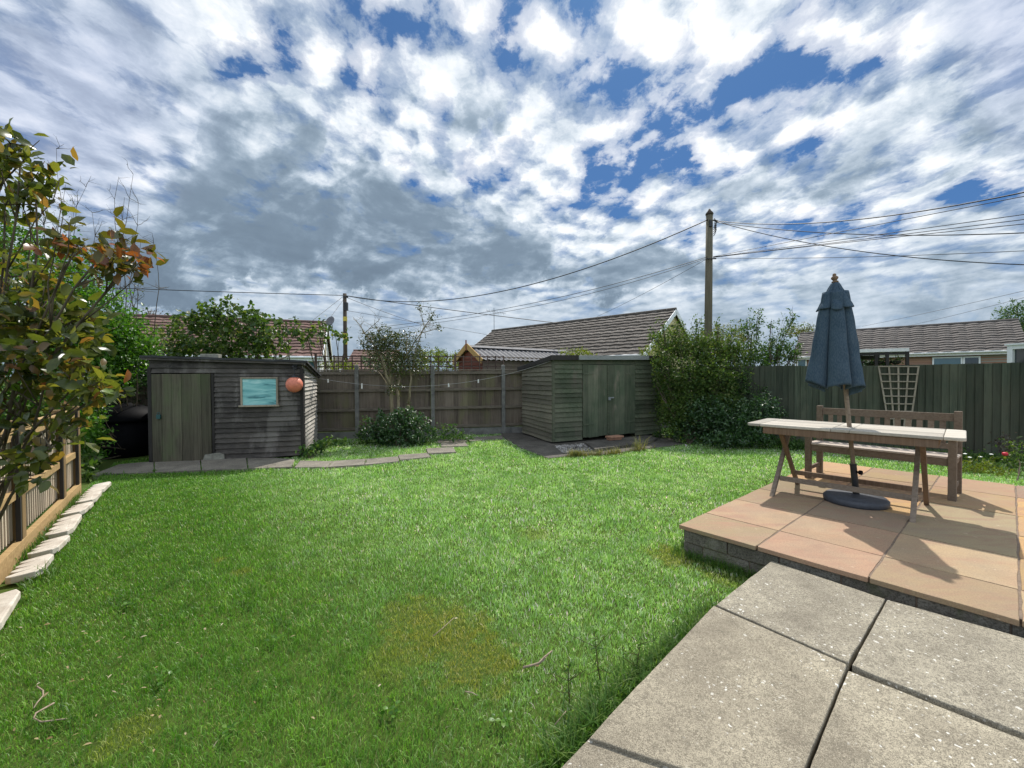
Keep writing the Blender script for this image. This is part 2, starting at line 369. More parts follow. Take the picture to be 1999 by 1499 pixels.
def sandstone():
    k = NT('buff_sandstone'); v = k.coord(); isl = k.n('ShaderNodeNewGeometry').outputs['Random Per Island']
    col = k.ramp(isl, [(0, (.36, .235, .175)), (.16, (.25, .19, .11)), (.32, (.44, .275, .11)), (.48, (.26, .18, .125)), (.64, (.36, .275, .155)), (.8, (.39, .23, .15)), (1, (.29, .225, .12))])
    nv = k.n('ShaderNodeVectorMath', {0: v, 1: k.n('ShaderNodeCombineXYZ', {'X': k.math('MULTIPLY', isl, 37.0), 'Y': k.math('MULTIPLY', isl, 91.0), 'Z': 0.0}).outputs[0]}, operation='ADD').outputs[0]
    st = k.noise(k.n('ShaderNodeMapping', {'Vector': nv, 'Scale': (1.1, 3.8, 1), 'Rotation': (0, 0, .5)}).outputs[0], 1.5, 6, .6, 1.1)
    col = k.mix(k.ramp(st, [(.45, 0), (.66, .6)]), col, (.30, .155, .11))
    col = k.mix(k.ramp(k.noise(nv, 2.2, 5, .6), [(.5, 0), (.7, .5)]), col, (.31, .245, .165))
    h2 = k.math('FRACT', k.math('MULTIPLY', isl, 17.3)); col = k.mix(1.0, col, k.ramp(h2, [(0, (.86, .9, .92)), (.5, (1.08, 1.06, 1.05)), (1, (1.24, 1.2, 1.14))]), 'MULTIPLY')
    col = k.mix(k.ramp(k.noise(v, 1.7, 6, .65), [(.5, 0), (.68, .35)]), col, (.22, .175, .125))
    f = k.noise(v, 130, 4, .65)
    col = k.mix(k.ramp(f, [(.4, .5), (.55, 0)]), col, (.2, .14, .09))
    col = k.mix(k.ramp(k.noise(v, 24, 4, .6), [(.66, 0), (.72, .4)]), col, (.55, .44, .32))
    k.set(color=col, rough=.85, spec=.25, normal=k.bump(k.math('ADD', k.math('MULTIPLY', f, .4), st), .35, .006)); return k.m
MT['sandstone'] = sandstone()
MT['mortar'] = plain('dark_mortar', (.17, .125, .09), .95, .35, 30)
def blockwall():
    k = NT('mossy_block_wall'); v = k.coord((1, 1, 1))
    n = k.noise(v, 9, 6, .65); f = k.noise(v, 90, 4, .65); isl = k.n('ShaderNodeNewGeometry').outputs['Random Per Island']
    col = k.mix(k.ramp(n, [(.35, 0), (.68, 1)]), (.12, .105, .085), (.24, .22, .18))
    col = k.mix(k.ramp(f, [(.4, .6), (.52, 0)]), col, (.05, .045, .035))
    col = k.mix(k.ramp(k.noise(v, 5, 5, .6), [(.55, 0), (.68, .7)]), col, (.085, .1, .04))
    k.set(color=k.mix(1.0, col, k.ramp(isl, [(0, .8), (1, 1.2)]), 'MULTIPLY'), rough=.95, spec=.15, normal=k.bump(k.math('ADD', n, f), .8, .01)); return k.m
MT['blockwall'] = blockwall()
def pale_edging():
    k = NT('pale_cast_edging'); v = k.coord(); n = k.noise(v, 7, 6, .65); f = k.noise(v, 120, 3, .6)
    col = k.mix(k.ramp(n, [(.4, 0), (.7, 1)]), (.43, .375, .31), (.62, .57, .49))
    col = k.mix(k.ramp(k.noise(v, 18, 5, .7), [(.58, 0), (.7, .5)]), col, (.3, .25, .19))
    k.set(color=col, rough=.9, spec=.2, normal=k.bump(k.math('ADD', n, f), .3, .006)); return k.m
MT['edging'] = pale_edging()
def gravelmat():
    k = NT('pale_gravel'); v = k.coord(); vo = k.n('ShaderNodeTexVoronoi', {'Vector': v, 'Scale': 45.0})
    c = k.n('ShaderNodeSeparateColor', {'Color': vo.outputs['Color']}).outputs[0]
    k.set(color=k.ramp(c, [(0, (.12, .11, .1)), (.6, (.3, .28, .25)), (1, (.5, .48, .45))]), rough=.9, normal=k.bump(vo.outputs['Distance'], .8, .02)); return k.m
MT['gravel'] = gravelmat()
def soil():
    k = NT('lawn_soil'); v = k.coord(); n = k.noise(v, 3, 6, .6); f = k.noise(v, 60, 5, .7)
    col = k.mix(n, (.05, .085, .016), (.075, .11, .024))
    col = k.mix(k.ramp(f, [(.5, 0), (.65, .6)]), col, (.05, .045, .02))
    k.set(color=col, rough=1, spec=.05, normal=k.bump(f, .6, .01)); return k.m
MT['soil'] = soil()
MT['earth'] = plain('dark_earth', (.035, .027, .018), .95, .4, 12, .1, bump=.8, bs=40)
def grassmat(name, stops, moss=False):
    k = NT(name); geo = k.n('ShaderNodeNewGeometry'); isl = geo.outputs['Random Per Island']; pos = geo.outputs['Position']
    col = k.ramp(isl, stops)
    n = k.noise(pos, .7, 5, .6); n2 = k.noise(pos, 2.4, 4, .6)
    col = k.mix(k.ramp(n, [(.38, 0), (.62, .75)]), col, k.mix(1.0, col, (1.5, 1.25, 1.7), 'MULTIPLY'))
    col = k.mix(k.ramp(n2, [(.48, 0), (.66, .65)]), col, k.mix(1.0, col, (.52, .68, .5), 'MULTIPLY'))
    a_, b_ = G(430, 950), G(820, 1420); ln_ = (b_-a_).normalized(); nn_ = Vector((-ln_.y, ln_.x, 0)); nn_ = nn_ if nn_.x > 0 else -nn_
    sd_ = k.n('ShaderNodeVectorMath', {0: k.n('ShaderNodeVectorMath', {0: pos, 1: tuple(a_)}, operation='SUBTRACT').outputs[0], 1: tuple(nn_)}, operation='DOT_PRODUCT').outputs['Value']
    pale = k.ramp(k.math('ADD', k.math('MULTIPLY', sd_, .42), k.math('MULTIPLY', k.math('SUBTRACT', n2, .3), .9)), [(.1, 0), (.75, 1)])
    col = k.mix(k.math('MULTIPLY', pale, .85), col, k.mix(1.0, col, (3.1, 2.1, 7.2), 'MULTIPLY'))    # sun sheen over the middle of the lawn, put into the blade colour
    n3 = k.noise(pos, 8.0, 4, .6)
    col = k.mix(1.0, col, k.ramp(n3, [(.32, (.68, .74, .6)), (.5, (1, 1, 1)), (.68, (1.3, 1.2, 1.25))]), 'MULTIPLY')
    if moss:                                  # the yellowed mossy patch and a few smaller ones, where they grow
        rag = k.noise(pos, 9.0, 6, .7)
        for px, py, r, a in MOSS:
            c = G(px, py)
            d = k.n('ShaderNodeVectorMath', {0: pos, 1: (c.x, c.y, 0)}, operation='DISTANCE').outputs['Value']
            e = k.math('ADD', k.math('DIVIDE', d, r*1.1), k.math('MULTIPLY', k.math('SUBTRACT', rag, .5), 3.0))
            col = k.mix(k.math('MULTIPLY', k.ramp(e, [(.5, 1), (.95, 0)]), a), col, k.ramp(isl, [(0, (.17, .18, .018)), (.5, (.34, .30, .03)), (.85, (.5, .40, .08)), (1, (.55, .47, .25))]))
    k.set(color=col, rough=.42, spec=.42)
    tr = k.n('ShaderNodeBsdfTranslucent', {'Color': k.mix(1.0, col, (1.15, 1.35, .62), 'MULTIPLY')}); mx = k.n('ShaderNodeMixShader', {'Fac': .42})
    k.t.links.new(k.b.outputs[0], mx.inputs[1]); k.t.links.new(tr.outputs[0], mx.inputs[2]); k.t.links.new(mx.outputs[0], k.out.inputs[0])
    return k.m
MOSS = [(860, 1235, .34, .75), (930, 1290, .26, .8), (800, 1200, .22, .55), (770, 1290, .2, .35), (1050, 1045, .2, .35), (1330, 1090, .25, .6), (1410, 1130, .16, .5), (1300, 1085, .2, .4), (470, 1120, .08, .5), (430, 1095, .07, .5), (250, 1440, .14, .5)]
GREEN = [(0, (.044, .135, .008)), (.35, (.08, .215, .012)), (.7, (.125, .29, .026)), (.93, (.2, .38, .07)), (1, (.42, .42, .19))]
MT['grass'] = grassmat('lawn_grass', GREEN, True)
MT['leaf_bronze'] = leafmat('bronze_leaf', [(0, (.03, .048, .014)), (.3, (.06, .084, .020)), (.6, (.09, .115, .028)), (.82, (.125, .14, .036)), (.92, (.17, .115, .04)), (.965, (.22, .11, .055)), (1, (.12, .22, .03))], .48, .27, (1.9, 1.7, .6), .5)
MT['leaf_red'] = leafmat('red_young_leaf', [(0, (.05, .07, .014)), (.5, (.095, .105, .022)), (.72, (.15, .10, .03)), (.9, (.2, .075, .03)), (1, (.24, .10, .05))], .42, .32, (2, 1.5, .7), .5)
MT['leaf_ivy'] = leafmat('bright_hedge_leaf', [(0, (.03, .085, .008)), (.5, (.06, .155, .013)), (.85, (.095, .21, .02)), (1, (.16, .24, .06))], .42, .38)
MT['leaf_dark'] = leafmat('dark_glossy_leaf', [(0, (.018, .05, .014)), (.6, (.036, .088, .025)), (.9, (.06, .12, .034)), (1, (.12, .17, .065))], .28, .4, (1.4, 1.6, .7), .6)
MT['leaf_fig'] = leafmat('broad_olive_leaf', [(0, (.03, .066, .014)), (.5, (.062, .115, .022)), (.85, (.1, .15, .036)), (1, (.15, .16, .065))], .4, .4)
MT['leaf_olive'] = leafmat('olive_shrub_leaf', [(0, (.032, .066, .015)), (.45, (.062, .11, .024)), (.8, (.095, .145, .032)), (1, (.15, .16, .06))], .4, .52, (1.5, 1.6, .6), .22)
MT['leaf_mid'] = leafmat('mid_green_shrub_leaf', [(0, (.026, .065, .018)), (.5, (.05, .105, .026)), (.9, (.08, .14, .034)), (1, (.12, .16, .055))], .36, .48, (1.5, 1.6, .6), .28)
MT['leaf_yellow'] = leafmat('yellow_green_leaf', [(0, (.07, .1, .012)), (.5, (.13, .165, .02)), (1, (.2, .22, .035))], .42, .45)
MT['leaf_camellia'] = leafmat('glossy_brown_green_leaf', [(0, (.028, .046, .014)), (.5, (.058, .082, .022)), (.85, (.085, .105, .028)), (1, (.12, .085, .045))], .28, .28, (1.5, 1.5, .6), .6)
MT['leaf_tree'] = leafmat('spring_tree_leaf', [(0, (.075, .09, .02)), (1, (.16, .165, .045))], .4, .5)
MT['leaf_purple'] = leafmat('plum_leaf', [(0, (.05, .03, .03)), (1, (.12, .085, .07))], .3, .4)
MT['red_petal'] = plain('red_petal', (.6, .03, .05), .5)
MT['white_petal'] = plain('white_petal', (.75, .75, .7), .6)
MT['dry_leaf'] = leafmat('dry_leaf', [(0, (.18, .12, .05)), (.6, (.33, .26, .14)), (1, (.48, .42, .3))], .2, .7, (1.1, 1, .8), .2)
MT['dry_stick'] = bark('dry_stick', (.17, .125, .085), (.38, .31, .23), 40)
MT['bark'] = bark('grey_brown_bark', (.05, .04, .028), (.15, .12, .085))
MT['bark_pale'] = bark('pale_bark', (.13, .105, .06), (.3, .255, .16))
MT['weed_stem'] = bark('weed_stem', (.05, .05, .02), (.12, .11, .045), 40)
MT['grass_dry'] = leafmat('dry_grass', [(0, (.07, .11, .02)), (.5, (.16, .16, .05)), (1, (.3, .25, .11))], .3, .6)
MT['grass_long'] = leafmat('long_grass', [(0, (.04, .1, .012)), (.6, (.075, .17, .022)), (1, (.16, .22, .06))], .4, .45)
# ---------------------------------------------------------------- ground, patios, paths
def structure(o): o['kind'] = 'structure'; return o
EXC = []                                     # footprints where no lawn grass grows
gm = MB(); nx = 60
gm.add([(-400, -60, -.004), (400, -60, -.004), (400, 700, -.004), (-400, 700, -.004)], [(0, 1, 2, 3)])
structure(gm.build('lawn', MT['soil']))
PZ = .26
pA = G(1326, 1024, PZ); pB = G(1999, 1213, PZ); pL = G(1600.7, 899.5, PZ)
pu = (pB-pA).normalized(); pv = (pL-pA).normalized(); pLen = (pL-pA).length
def st(p):                                   # patio coordinates of a point
    d = p-pA; det = pu.x*pv.y-pu.y*pv.x
    return ((d.x*pv.y-d.y*pv.x)/det, (pu.x*d.y-pu.y*d.x)/det)
def PP(s, t, z=PZ): q = pA+pu*s+pv*t; return Vector((q.x, q.y, z))
rows = [0]+[st(G(x, y, PZ))[1] for x, y in ((1375, 1000), (1431, 972.6), (1478.3, 952.6), (1522, 933), (1568, 913.5))]+[pLen]
s1 = .5*(st(G(1482, 1064.5, PZ))[0]+st(G(1611, 974, PZ))[0]); s2 = st(G(1780, 1002.7, PZ))[0]; s2b = st(G(1698.6, 1129, PZ))[0]
cols = [0, s1, (s2+s2b)/2]
while cols[-1] < 4.2: cols.append(cols[-1]+.61)
patio = thing('raised_patio', PP(0, 0, 0), None, None); structure(patio)
m = MB()
for i in range(len(cols)-1):
    for j in range(len(rows)-1):
        g = .006; zz = PZ+random.uniform(-.0015, .0015)
        a, b, c, d = cols[i]+(g if i else 0), cols[i+1]-g, rows[j]+(g if j else 0), rows[j+1]-g
        poly = [PP(a, c), PP(b, c), PP(b, d), PP(a, d)]
        # riven edges: a few small jogs along the outer sides
        pts = []
        for q0, q1 in zip(poly, poly[1:]+poly[:1]):
            for k in range(5):
                q = q0.lerp(q1, k/5); pts.append((q.x+random.uniform(-.003, .003), q.y+random.uniform(-.003, .003)))
        m.prism(pts, zz-.034, zz)
m.build('sandstone_paving', MT['sandstone'], patio, bevel=.004)
m = MB(); e = .035
m.prism([PP(e, e), PP(4.1, e), PP(4.1, pLen-e), PP(e, pLen-e)], -.05, PZ-.005)
m.build('mortar_bed', MT['mortar'], patio)
m = MB()
def course(P, Q, z0, z1, off, nrm_out, L=.40, th=.07):
    d = (Q-P); n = d.length; d = d/n; x = -off
    while x < n:
        a, b = max(0, x)+.004, min(n, x+L)-.004
        if b-a > .05:
            o = nrm_out*random.uniform(.002, .012)
            p, q = P+d*a+o, P+d*b+o
            m.hexa([(p.x, p.y, z0), (q.x, q.y, z0), (q.x-nrm_out.x*th, q.y-nrm_out.y*th, z0), (p.x-nrm_out.x*th, p.y-nrm_out.y*th, z0),
                    (p.x, p.y, z1), (q.x, q.y, z1), (q.x-nrm_out.x*th, q.y-nrm_out.y*th, z1), (p.x-nrm_out.x*th, p.y-nrm_out.y*th, z1)])
        x += L
fo = Vector((pu.y, -pu.x, 0)); lo = Vector((-pv.y, pv.x, 0))
for k, (z0, z1) in enumerate(((-.04, .012), (.02, .112), (.12, .218))):
    course(PP(.03, .03, 0), PP(4.1, .03, 0), z0, z1, .2*(k % 2), fo, .36)
    course(PP(.03, .03, 0), PP(.03, pLen-.03, 0), z0, z1, .17*((k+1) % 2), lo, .36)
m.build('block_wall', MT['blockwall'], patio, bevel=.006)
EXC.append([PP(.02, .02), PP(4.2, .02), PP(4.2, pLen), PP(.02, pLen)])
# loose old flags below the patio: each one lies at its own slight tilt
lower = thing('lower_patio', G(1500, 1300, 0), None, None); structure(lower)
FL = [[(1506, 1094, .19), (1398, 1180, .178), (1656, 1293.5, .182), (1728, 1168.5, .19)],
      [(1393, 1181.5, .176), (1206.5, 1377, .15), (1150, 1440, .145), (1545, 1570, .15), (1577, 1483, .155), (1653.5, 1296.5, .18)],
      [(1200.5, 1389.5, .135), (1090, 1502, .125), (1010, 1583, .12), (1330, 1760, .12), (1510, 1640, .125)],
      [(1732, 1170, .19), (1663, 1297, .182), (1694, 1312, .182), (1999, 1431, .175), (2330, 1560, .17), (2420, 1362, .19)],
      [(1656, 1308, .172), (1586, 1482, .15), (1560, 1560, .145), (2100, 1760, .14), (2330, 1580, .16), (1999, 1443, .168)]]
m = MB()
for f in FL:
    P = [G(*q) for q in f]; pts = []; zs = []
    for q0, q1 in zip(P, P[1:]+P[:1]):
        k = max(2, int((q1-q0).length/.07))
        for i in range(k):
            q = q0.lerp(q1, i/k); j = 0 if i == 0 else .0016
            pts.append((q.x+random.uniform(-j, j), q.y+random.uniform(-j, j))); zs.append(q.z)
    m.prism(pts, [z-.05 for z in zs], zs)
    EXC.append(P)
m.build('paving_slab', MT['flag'], lower, bevel=.006)
hull = [G(1515, 1096, .1), G(1395, 1185, .1), G(1222, 1385, .09), G(1118, 1502, .08), G(1050, 1575, .08), G(1330, 1740, .08), G(2350, 1700, .08), G(2480, 1370, .1)]
MB().prism(hull, -.05, .105).build('earth_bed', MT['earth'], lower)
# grey path flags at the far side of the lawn
path = thing('garden_path', G(600, 905, 0), None, None); structure(path)
Z = lambda x, y: (540+x/4.346, 680+y/4.346)
PATH = [[(180, 926), (232, 906), (300, 900), (300, 921)], [(302, 921), (302, 899), (390, 893), (392, 917)], [(394, 917), (392, 893), (480, 890), (483, 914)],
        [(485, 914), (482, 890), (575, 896), (572, 911)],
        [Z(150, 1008), Z(200, 950), Z(480, 955), Z(428, 1005)], [Z(432, 1005), Z(485, 953), Z(756, 935), Z(742, 985)], [Z(748, 985), Z(760, 935), Z(1030, 915), Z(1040, 957)],
        [Z(1047, 945), Z(1030, 902), Z(1272, 885), Z(1310, 917)], [Z(1284, 890), Z(1268, 847), Z(1494, 836), Z(1522, 877)], [Z(1398, 832), Z(1392, 800), Z(1598, 790), Z(1625, 826)],
        [Z(1362, 796), Z(1372, 776), Z(1560, 760), Z(1618, 786)], [Z(1628, 786), Z(1602, 762), Z(1715, 750), Z(1740, 776)], [Z(1744, 776), Z(1716, 752), Z(1910, 735), Z(1924, 766)]]
for k, f in enumerate(PATH):
    z = .03+.006*(k % 3); P = [G(x, y, z) for x, y in f]
    m = MB(); m.prism(P, z-.05, z+.0)
    m.build('paving_slab', MT['flag_far'], path, bevel=.006)
    c = sum(P, Vector())/len(P)
    EXC.append([c+(p-c)*.97 for p in P])
# concrete apron round the green shed, the raised step in front of its doors, the gravel beside it
Z5 = lambda x, y: (980+x/4.408, 580+y/4.408)
ap = [G(*Z5(-10, 1190), .025), G(*Z5(150, 1290), .025), G(*Z5(400, 1385), .025), G(*Z5(600, 1360), .025), G(*Z5(900, 1350), .025), G(*Z5(1260, 1300), .025), G(*Z5(1560, 1262), .025), G(*Z5(1500, 1200), .025), (3.6, 11.6), (.0, 11.25), (-.3, 11.1)]
structure(MB().prism(ap, -.03, .025).build('shed_apron', MT['apron'], bevel=.006))
EXC.append(ap)
stp = [G(*Z5(712, 1240), .1), G(*Z5(800, 1300), .1), G(*Z5(1250, 1240), .1), G(*Z5(1340, 1205), .1), G(*Z5(1250, 1180), .1)]
structure(MB().prism(stp, 0, .085).build('door_step', MT['apron'], bevel=.01))
gv = [G(*Z5(450, 1278), .03), G(*Z5(520, 1345), .03), G(*Z5(800, 1320), .03), G(*Z5(700, 1262), .03)]
gb = MB()
for _ in range(420):
    a, b = random.random(), random.random(); p = gv[0].lerp(gv[3], a).lerp(gv[1].lerp(gv[2], a), b)
    r = random.uniform(.008, .02); gb.box((p.x, p.y, .028+r*.4), (r*2, r*1.5, r), (random.random()-.5, random.random()-.5, random.uniform(-.3, .3)))
tag(gb.build('gravel', MT['gravel'], bevel=.004), 'loose pale gravel scattered beside the green shed corner', 'gravel', kind='stuff')
# ---------------------------------------------------------------- outlines used by the lawn and the fences
fP1, fP3 = G(698, 857), G(983, 847)
fd = (fP3-fP1).normalized(); BAY = (fP3-fP1).length/2
SL, SR = G(297, 905), G(592, 893); SB = Vector((U(617.6, 850, 9.85).x, 9.85, 0)); SBL = SL+(SB-SR)
GFL, GFR = G(1080, 868), G(1287, 850); GBL = Vector((U(1021, 840, 11.0).x, 11.0, 0)); GBR = GFR+(GBL-GFL)
rF0, rF1 = Vector((4.5, 10.19, 0)), Vector((10.6, 6.3, 0))
EXC += [[SL, SR, SB, SBL], [GFL, GFR, GBR, GBL]]
lf = [G(147.5, 967.6), G(117, 998), G(33, 1087)]
GARDEN = [Vector((-3.0, 1.0, 0)), G(0, 1160), G(33, 1100), G(117, 1010), G(150, 975), G(185, 940), Vector((-7.4, 7.6, 0)), fP1-fd*2.4, fP1+fd*9, Vector((6, 10.2, 0)), rF1, Vector((9, 1, 0))]
Q2 = lambda x, y: (x/2.678, 700+y/2.678)
EDG = [((590, 645), (535, 695), (485, 688)), ((540, 690), (498, 745), (430, 748)), ((500, 750), (432, 808), (366, 806)), ((438, 812), (372, 912), (262, 916)), ((380, 925), (292, 1008), (182, 1010)), ((295, 1020), (208, 1125), (66, 1148)), ((128, 1200), (-20, 1440), (-150, 1290))]
for a, b, c in EDG:
    a, b, c = G(*Q2(*a), .03), G(*Q2(*b), .03), G(*Q2(*c), .03); EXC.append([a, b, c, c+(a-b)])
def inside(x, y, poly):
    n = len(poly); r = np.zeros(len(x), bool); j = n-1
    for i in range(n):
        xi, yi, xj, yj = poly[i][0], poly[i][1], poly[j][0], poly[j][1]
        c = ((yi > y) != (yj > y)) & (x < (xj-xi)*(y-yi)/((yj-yi) or 1e-9)+xi)
        r ^= c; j = i
    return r
# ---------------------------------------------------------------- grass blades: nobody could count them
def blades(x, y, h, w, lean, rng, z=0):
    n = len(x); a = rng.random(n)*2*np.pi
    A = np.stack([np.cos(a), np.sin(a), np.zeros(n)], 1); S = np.stack([-np.sin(a), np.cos(a), np.zeros(n)], 1)
    B = np.stack([x, y, np.full(n, float(z)) if np.isscalar(z) else z], 1); Zv = np.array((0, 0, 1.0))
    l = lean*h; h1 = h[:, None]
    mid = B+A*(l*.35)[:, None]+Zv*h1*.58; tip = B+A*l[:, None]+Zv*h1*np.sqrt(np.maximum(.15, 1-lean**2*.5))[:, None]
    ww = (w*.5)[:, None]
    v = np.stack([B-S*ww, B+S*ww, mid-S*ww*.8, mid+S*ww*.8, tip], 1).reshape(-1, 3)
    t = (np.array([(0, 1, 3), (0, 3, 2), (2, 3, 4)])[None]+np.arange(n)[:, None, None]*5).reshape(-1, 3)
    return v, t
def nz(x, y, s, seed):                       # cheap smooth noise for lawn unevenness
    r = np.random.default_rng(seed); o = np.zeros_like(x)
    for k in range(6):
        a, b, c = r.normal(size=2)*s*(1+k*.6), r.random()*7, 1/(1+k*.5)
        o += np.sin(x*a[0]+y*a[1]+b)*c
    return o/2.2
V = []; T = []; off = 0
for d0, d1, dens, w, hh in ((1.25, 2.5, 14500, .0025, .031), (2.5, 4.0, 9500, .0035, .033), (4.0, 6.5, 5200, .0052, .035), (6.5, 9, 2800, .0078, .037), (9, 13, 1500, .0115, .04)):
    xw = 1.5*d1; n = int(dens*(d1-d0)*2*xw)
    x = RNG.uniform(-xw, xw, n); y = RNG.uniform(d0, d1, n)
    k = (np.abs(x) < 1.42*y+.4) & inside(x, y, GARDEN)
    for e in EXC: k &= ~inside(x, y, e)
    x, y = x[k], y[k]; n = len(x)
    tuft = 1+.28*nz(x, y, 3.2, 3)+.16*nz(x, y, 9, 5)
    h = hh*np.clip(tuft, .45, 1.7)*RNG.uniform(.55, 1.25, n)
    for px, py, r, a in MOSS:
        c = G(px, py); q = np.hypot(x-c.x, y-c.y)/r; h = np.where(q < 1.1, h*(1-.32*a*np.clip(1.3-q, 0, 1)), h)
    lean = np.clip(RNG.normal(.62, .25, n), .1, 1.15)
    v, t = blades(x, y, h, w*RNG.uniform(.7, 1.3, n), lean, RNG)
    V.append(v); T.append(t+off); off += len(v)
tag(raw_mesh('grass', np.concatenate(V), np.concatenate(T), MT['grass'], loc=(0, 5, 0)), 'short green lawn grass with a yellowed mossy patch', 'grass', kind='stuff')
# longer tufts along slab, patio and path edges
V = []; T = []; off = 0
def tufts(line, n, spread, h0, h1, w, per=9, z=0):
    global off
    line = [Vector(p) for p in line]; L = [(b-a).length for a, b in zip(line, line[1:])]; X = []; Y = []
    for _ in range(n):
        k = random.choices(range(len(L)), L)[0]; p = line[k].lerp(line[k+1], random.random())
        X += [p.x+random.gauss(0, spread)+random.gauss(0, .012) for _ in range(per)]; Y += [p.y+random.gauss(0, spread*.6) for _ in range(per)]
    X, Y = np.array(X), np.array(Y); q = np.ones(len(X), bool)
    for e in EXC: q &= ~inside(X, Y, e)
    X, Y = X[q], Y[q]; m_ = len(X)
    v, t = blades(X, Y, RNG.uniform(h0, h1, m_), w*RNG.uniform(.7, 1.3, m_), np.clip(RNG.normal(.75, .25, m_), .2, 1.2), RNG, z)
    V.append(v); T.append(t+off); off += len(v)
tufts([G(1395, 1195), G(1200, 1395), G(1090, 1515)], 210, .04, .05, .13, .0062)
tufts([G(1310, 1290), G(1180, 1400), G(1080, 1510)], 90, .07, .05, .14, .006)
tufts([PP(.0, -.02, 0), PP(.75, -.02, 0)], 90, .03, .05, .11, .004)
tufts([PP(-.03, 0, 0), PP(-.03, pLen, 0)], 320, .02, .05, .1, .006)
tufts([G(215, 945), G(160, 1003), G(110, 1080), G(50, 1150), G(-10, 1235)], 130, .03, .04, .09, .006)
tufts([G(150, 975), G(117, 1008), G(33, 1098)], 160, .05, .06, .14, .006)
tufts([G(185, 929), G(390, 919), G(575, 913), G(780, 902)], 200, .03, .05, .09, .01)
tufts([rF0+Vector((1.2, -1.0, 0)), rF1+Vector((-.3, -.35, 0))], 520, .12, .08, .2, .012)
tufts([PP(.2, pLen+.1, 0), PP(3.5, pLen+.1, 0)], 260, .06, .05, .12, .009)
tufts([G(215, 1085), G(330, 1082)], 6, .05, .04, .1, .006, 5)
tufts([G(70, 1125), G(115, 1132)], 9, .03, .06, .16, .006, 6)
tufts([G(90, 1400), G(140, 1420)], 8, .05, .04, .11, .005, 5)
tag(raw_mesh('long_grass', np.concatenate(V), np.concatenate(T), MT['grass_long'], loc=(0, 4, 0)), 'longer grass along the slab edges and fence foot', 'grass', kind='stuff')
V = []; T = []; off = 0
tufts([G(*Z5(560, 1385)), G(*Z5(760, 1372)), G(*Z5(1000, 1352)), G(*Z5(1300, 1300))], 70, .04, .06, .2, .009)
tufts([G(*Z5(1060, 1330)), G(*Z5(1200, 1318))], 45, .06, .12, .42, .008)
tufts([G(*Z5(600, 1375)), G(*Z5(680, 1372))], 26, .05, .08, .2, .009); tufts([G(*Z5(900, 1345)), G(*Z5(980, 1345))], 26, .05, .08, .24, .009)
tag(raw_mesh('dry_grass', np.concatenate(V), np.concatenate(T), MT['grass_dry'], loc=(2, 8, 0)), 'straggly dry grass along the front of the shed apron', 'grass', kind='stuff')
# fallen leaves and bits of straw on the near left of the lawn
n = 110; P = []
for _ in range(n):
    if random.random() < .6: p = G(random.uniform(0, 420), random.uniform(1180, 1499))
    else: p = G(random.uniform(100, 1200), random.uniform(1000, 1499))
    P.append((p.x, p.y, .034+random.random()*.012))
P = np.array(P); A = RNG.normal(size=(n, 3))*np.array((1, 1, .15)); N = RNG.normal(size=(n, 3))*.3+np.array((0, 0, 1)); L = RNG.uniform(.012, .032, n)
v, t = leaf_arrays(P, A, N, L, L*RNG.uniform(.2, .6, n), T8)
tag(raw_mesh('leaf_litter', v, t, MT['dry_leaf'], loc=(-1, 2, 0)), 'scattered dry leaves and straw lying on the lawn', 'leaf litter', kind='stuff')
P = []; A = []; N = []; L = []
for px, py in ((238, 1195), (252, 1188), (690, 1130), (540, 1260), (1000, 1150), (1150, 1105), (330, 1330), (760, 1400), (620, 1040), (980, 1420), (450, 1440), (1230, 1180)):
    c = G(px, py)
    for k in range(14):
        a = random.random()*6.28; q = random.random()*.05; P.append((c.x+q*math.cos(a), c.y+q*math.sin(a), .03+random.random()*.014)); A.append((math.cos(a), math.sin(a), .25)); N.append((random.gauss(0, .2), random.gauss(0, .2), 1)); L.append(random.uniform(.014, .03))
P, A, N, L = map(np.array, (P, A, N, L)); v, t = leaf_arrays(P, A, N, L, L*.8, T8)
tag(raw_mesh('clover', v, t, MT['leaf_ivy'], loc=(0, 3, 0)), 'small broad leaved clover patches growing in the lawn', 'clover', kind='stuff')
def stick(pts, r, label, name='stick', cat='stick', fork=None):
    mb = MB(); mb.tube(pts, [r*(1-.4*i/(len(pts)-1)) for i in range(len(pts))], 6)
    if fork: mb.tube(fork, [r*.7*(1-.4*i/(len(fork)-1)) for i in range(len(fork))], 6)
    return tag(mb.build(name, MT['dry_stick'], smooth=True), label, cat)
g = lambda x, y, z=.042: G(x, y, z)
stick([g(1021, 1303), g(1040, 1298, .05), g(1052, 1294, .055), g(1062, 1283, .06), g(1078, 1270, .07)], .006, 'forked dry stick on the lawn left of the concrete flags', fork=[g(1050, 1297, .05), g(1062, 1288, .05), g(1072, 1275, .05)])
stick([g(845, 1242), g(862, 1228, .05), g(887, 1205, .055)], .003, 'thin straight dry stalk across the mossy lawn patch')
stick([g(908, 1350), g(922, 1352, .05), g(932, 1358)], .003, 'short bent dry twig at the near edge of the mossy patch')
stick([g(72, 1340), g(84, 1348), g(84, 1358), g(72, 1372), g(66, 1382)], .004, 'pale hooked stalk on the grass at far left')
stick([g(106, 1372), g(70, 1392), g(66, 1402), g(80, 1409), g(130, 1403)], .0045, 'pale curved stalk on the grass below the hooked one')
stick([g(1083, 1415), g(1105, 1388, .06)], .003, 'fine dry stalk leaning in the grass beside the concrete flags')
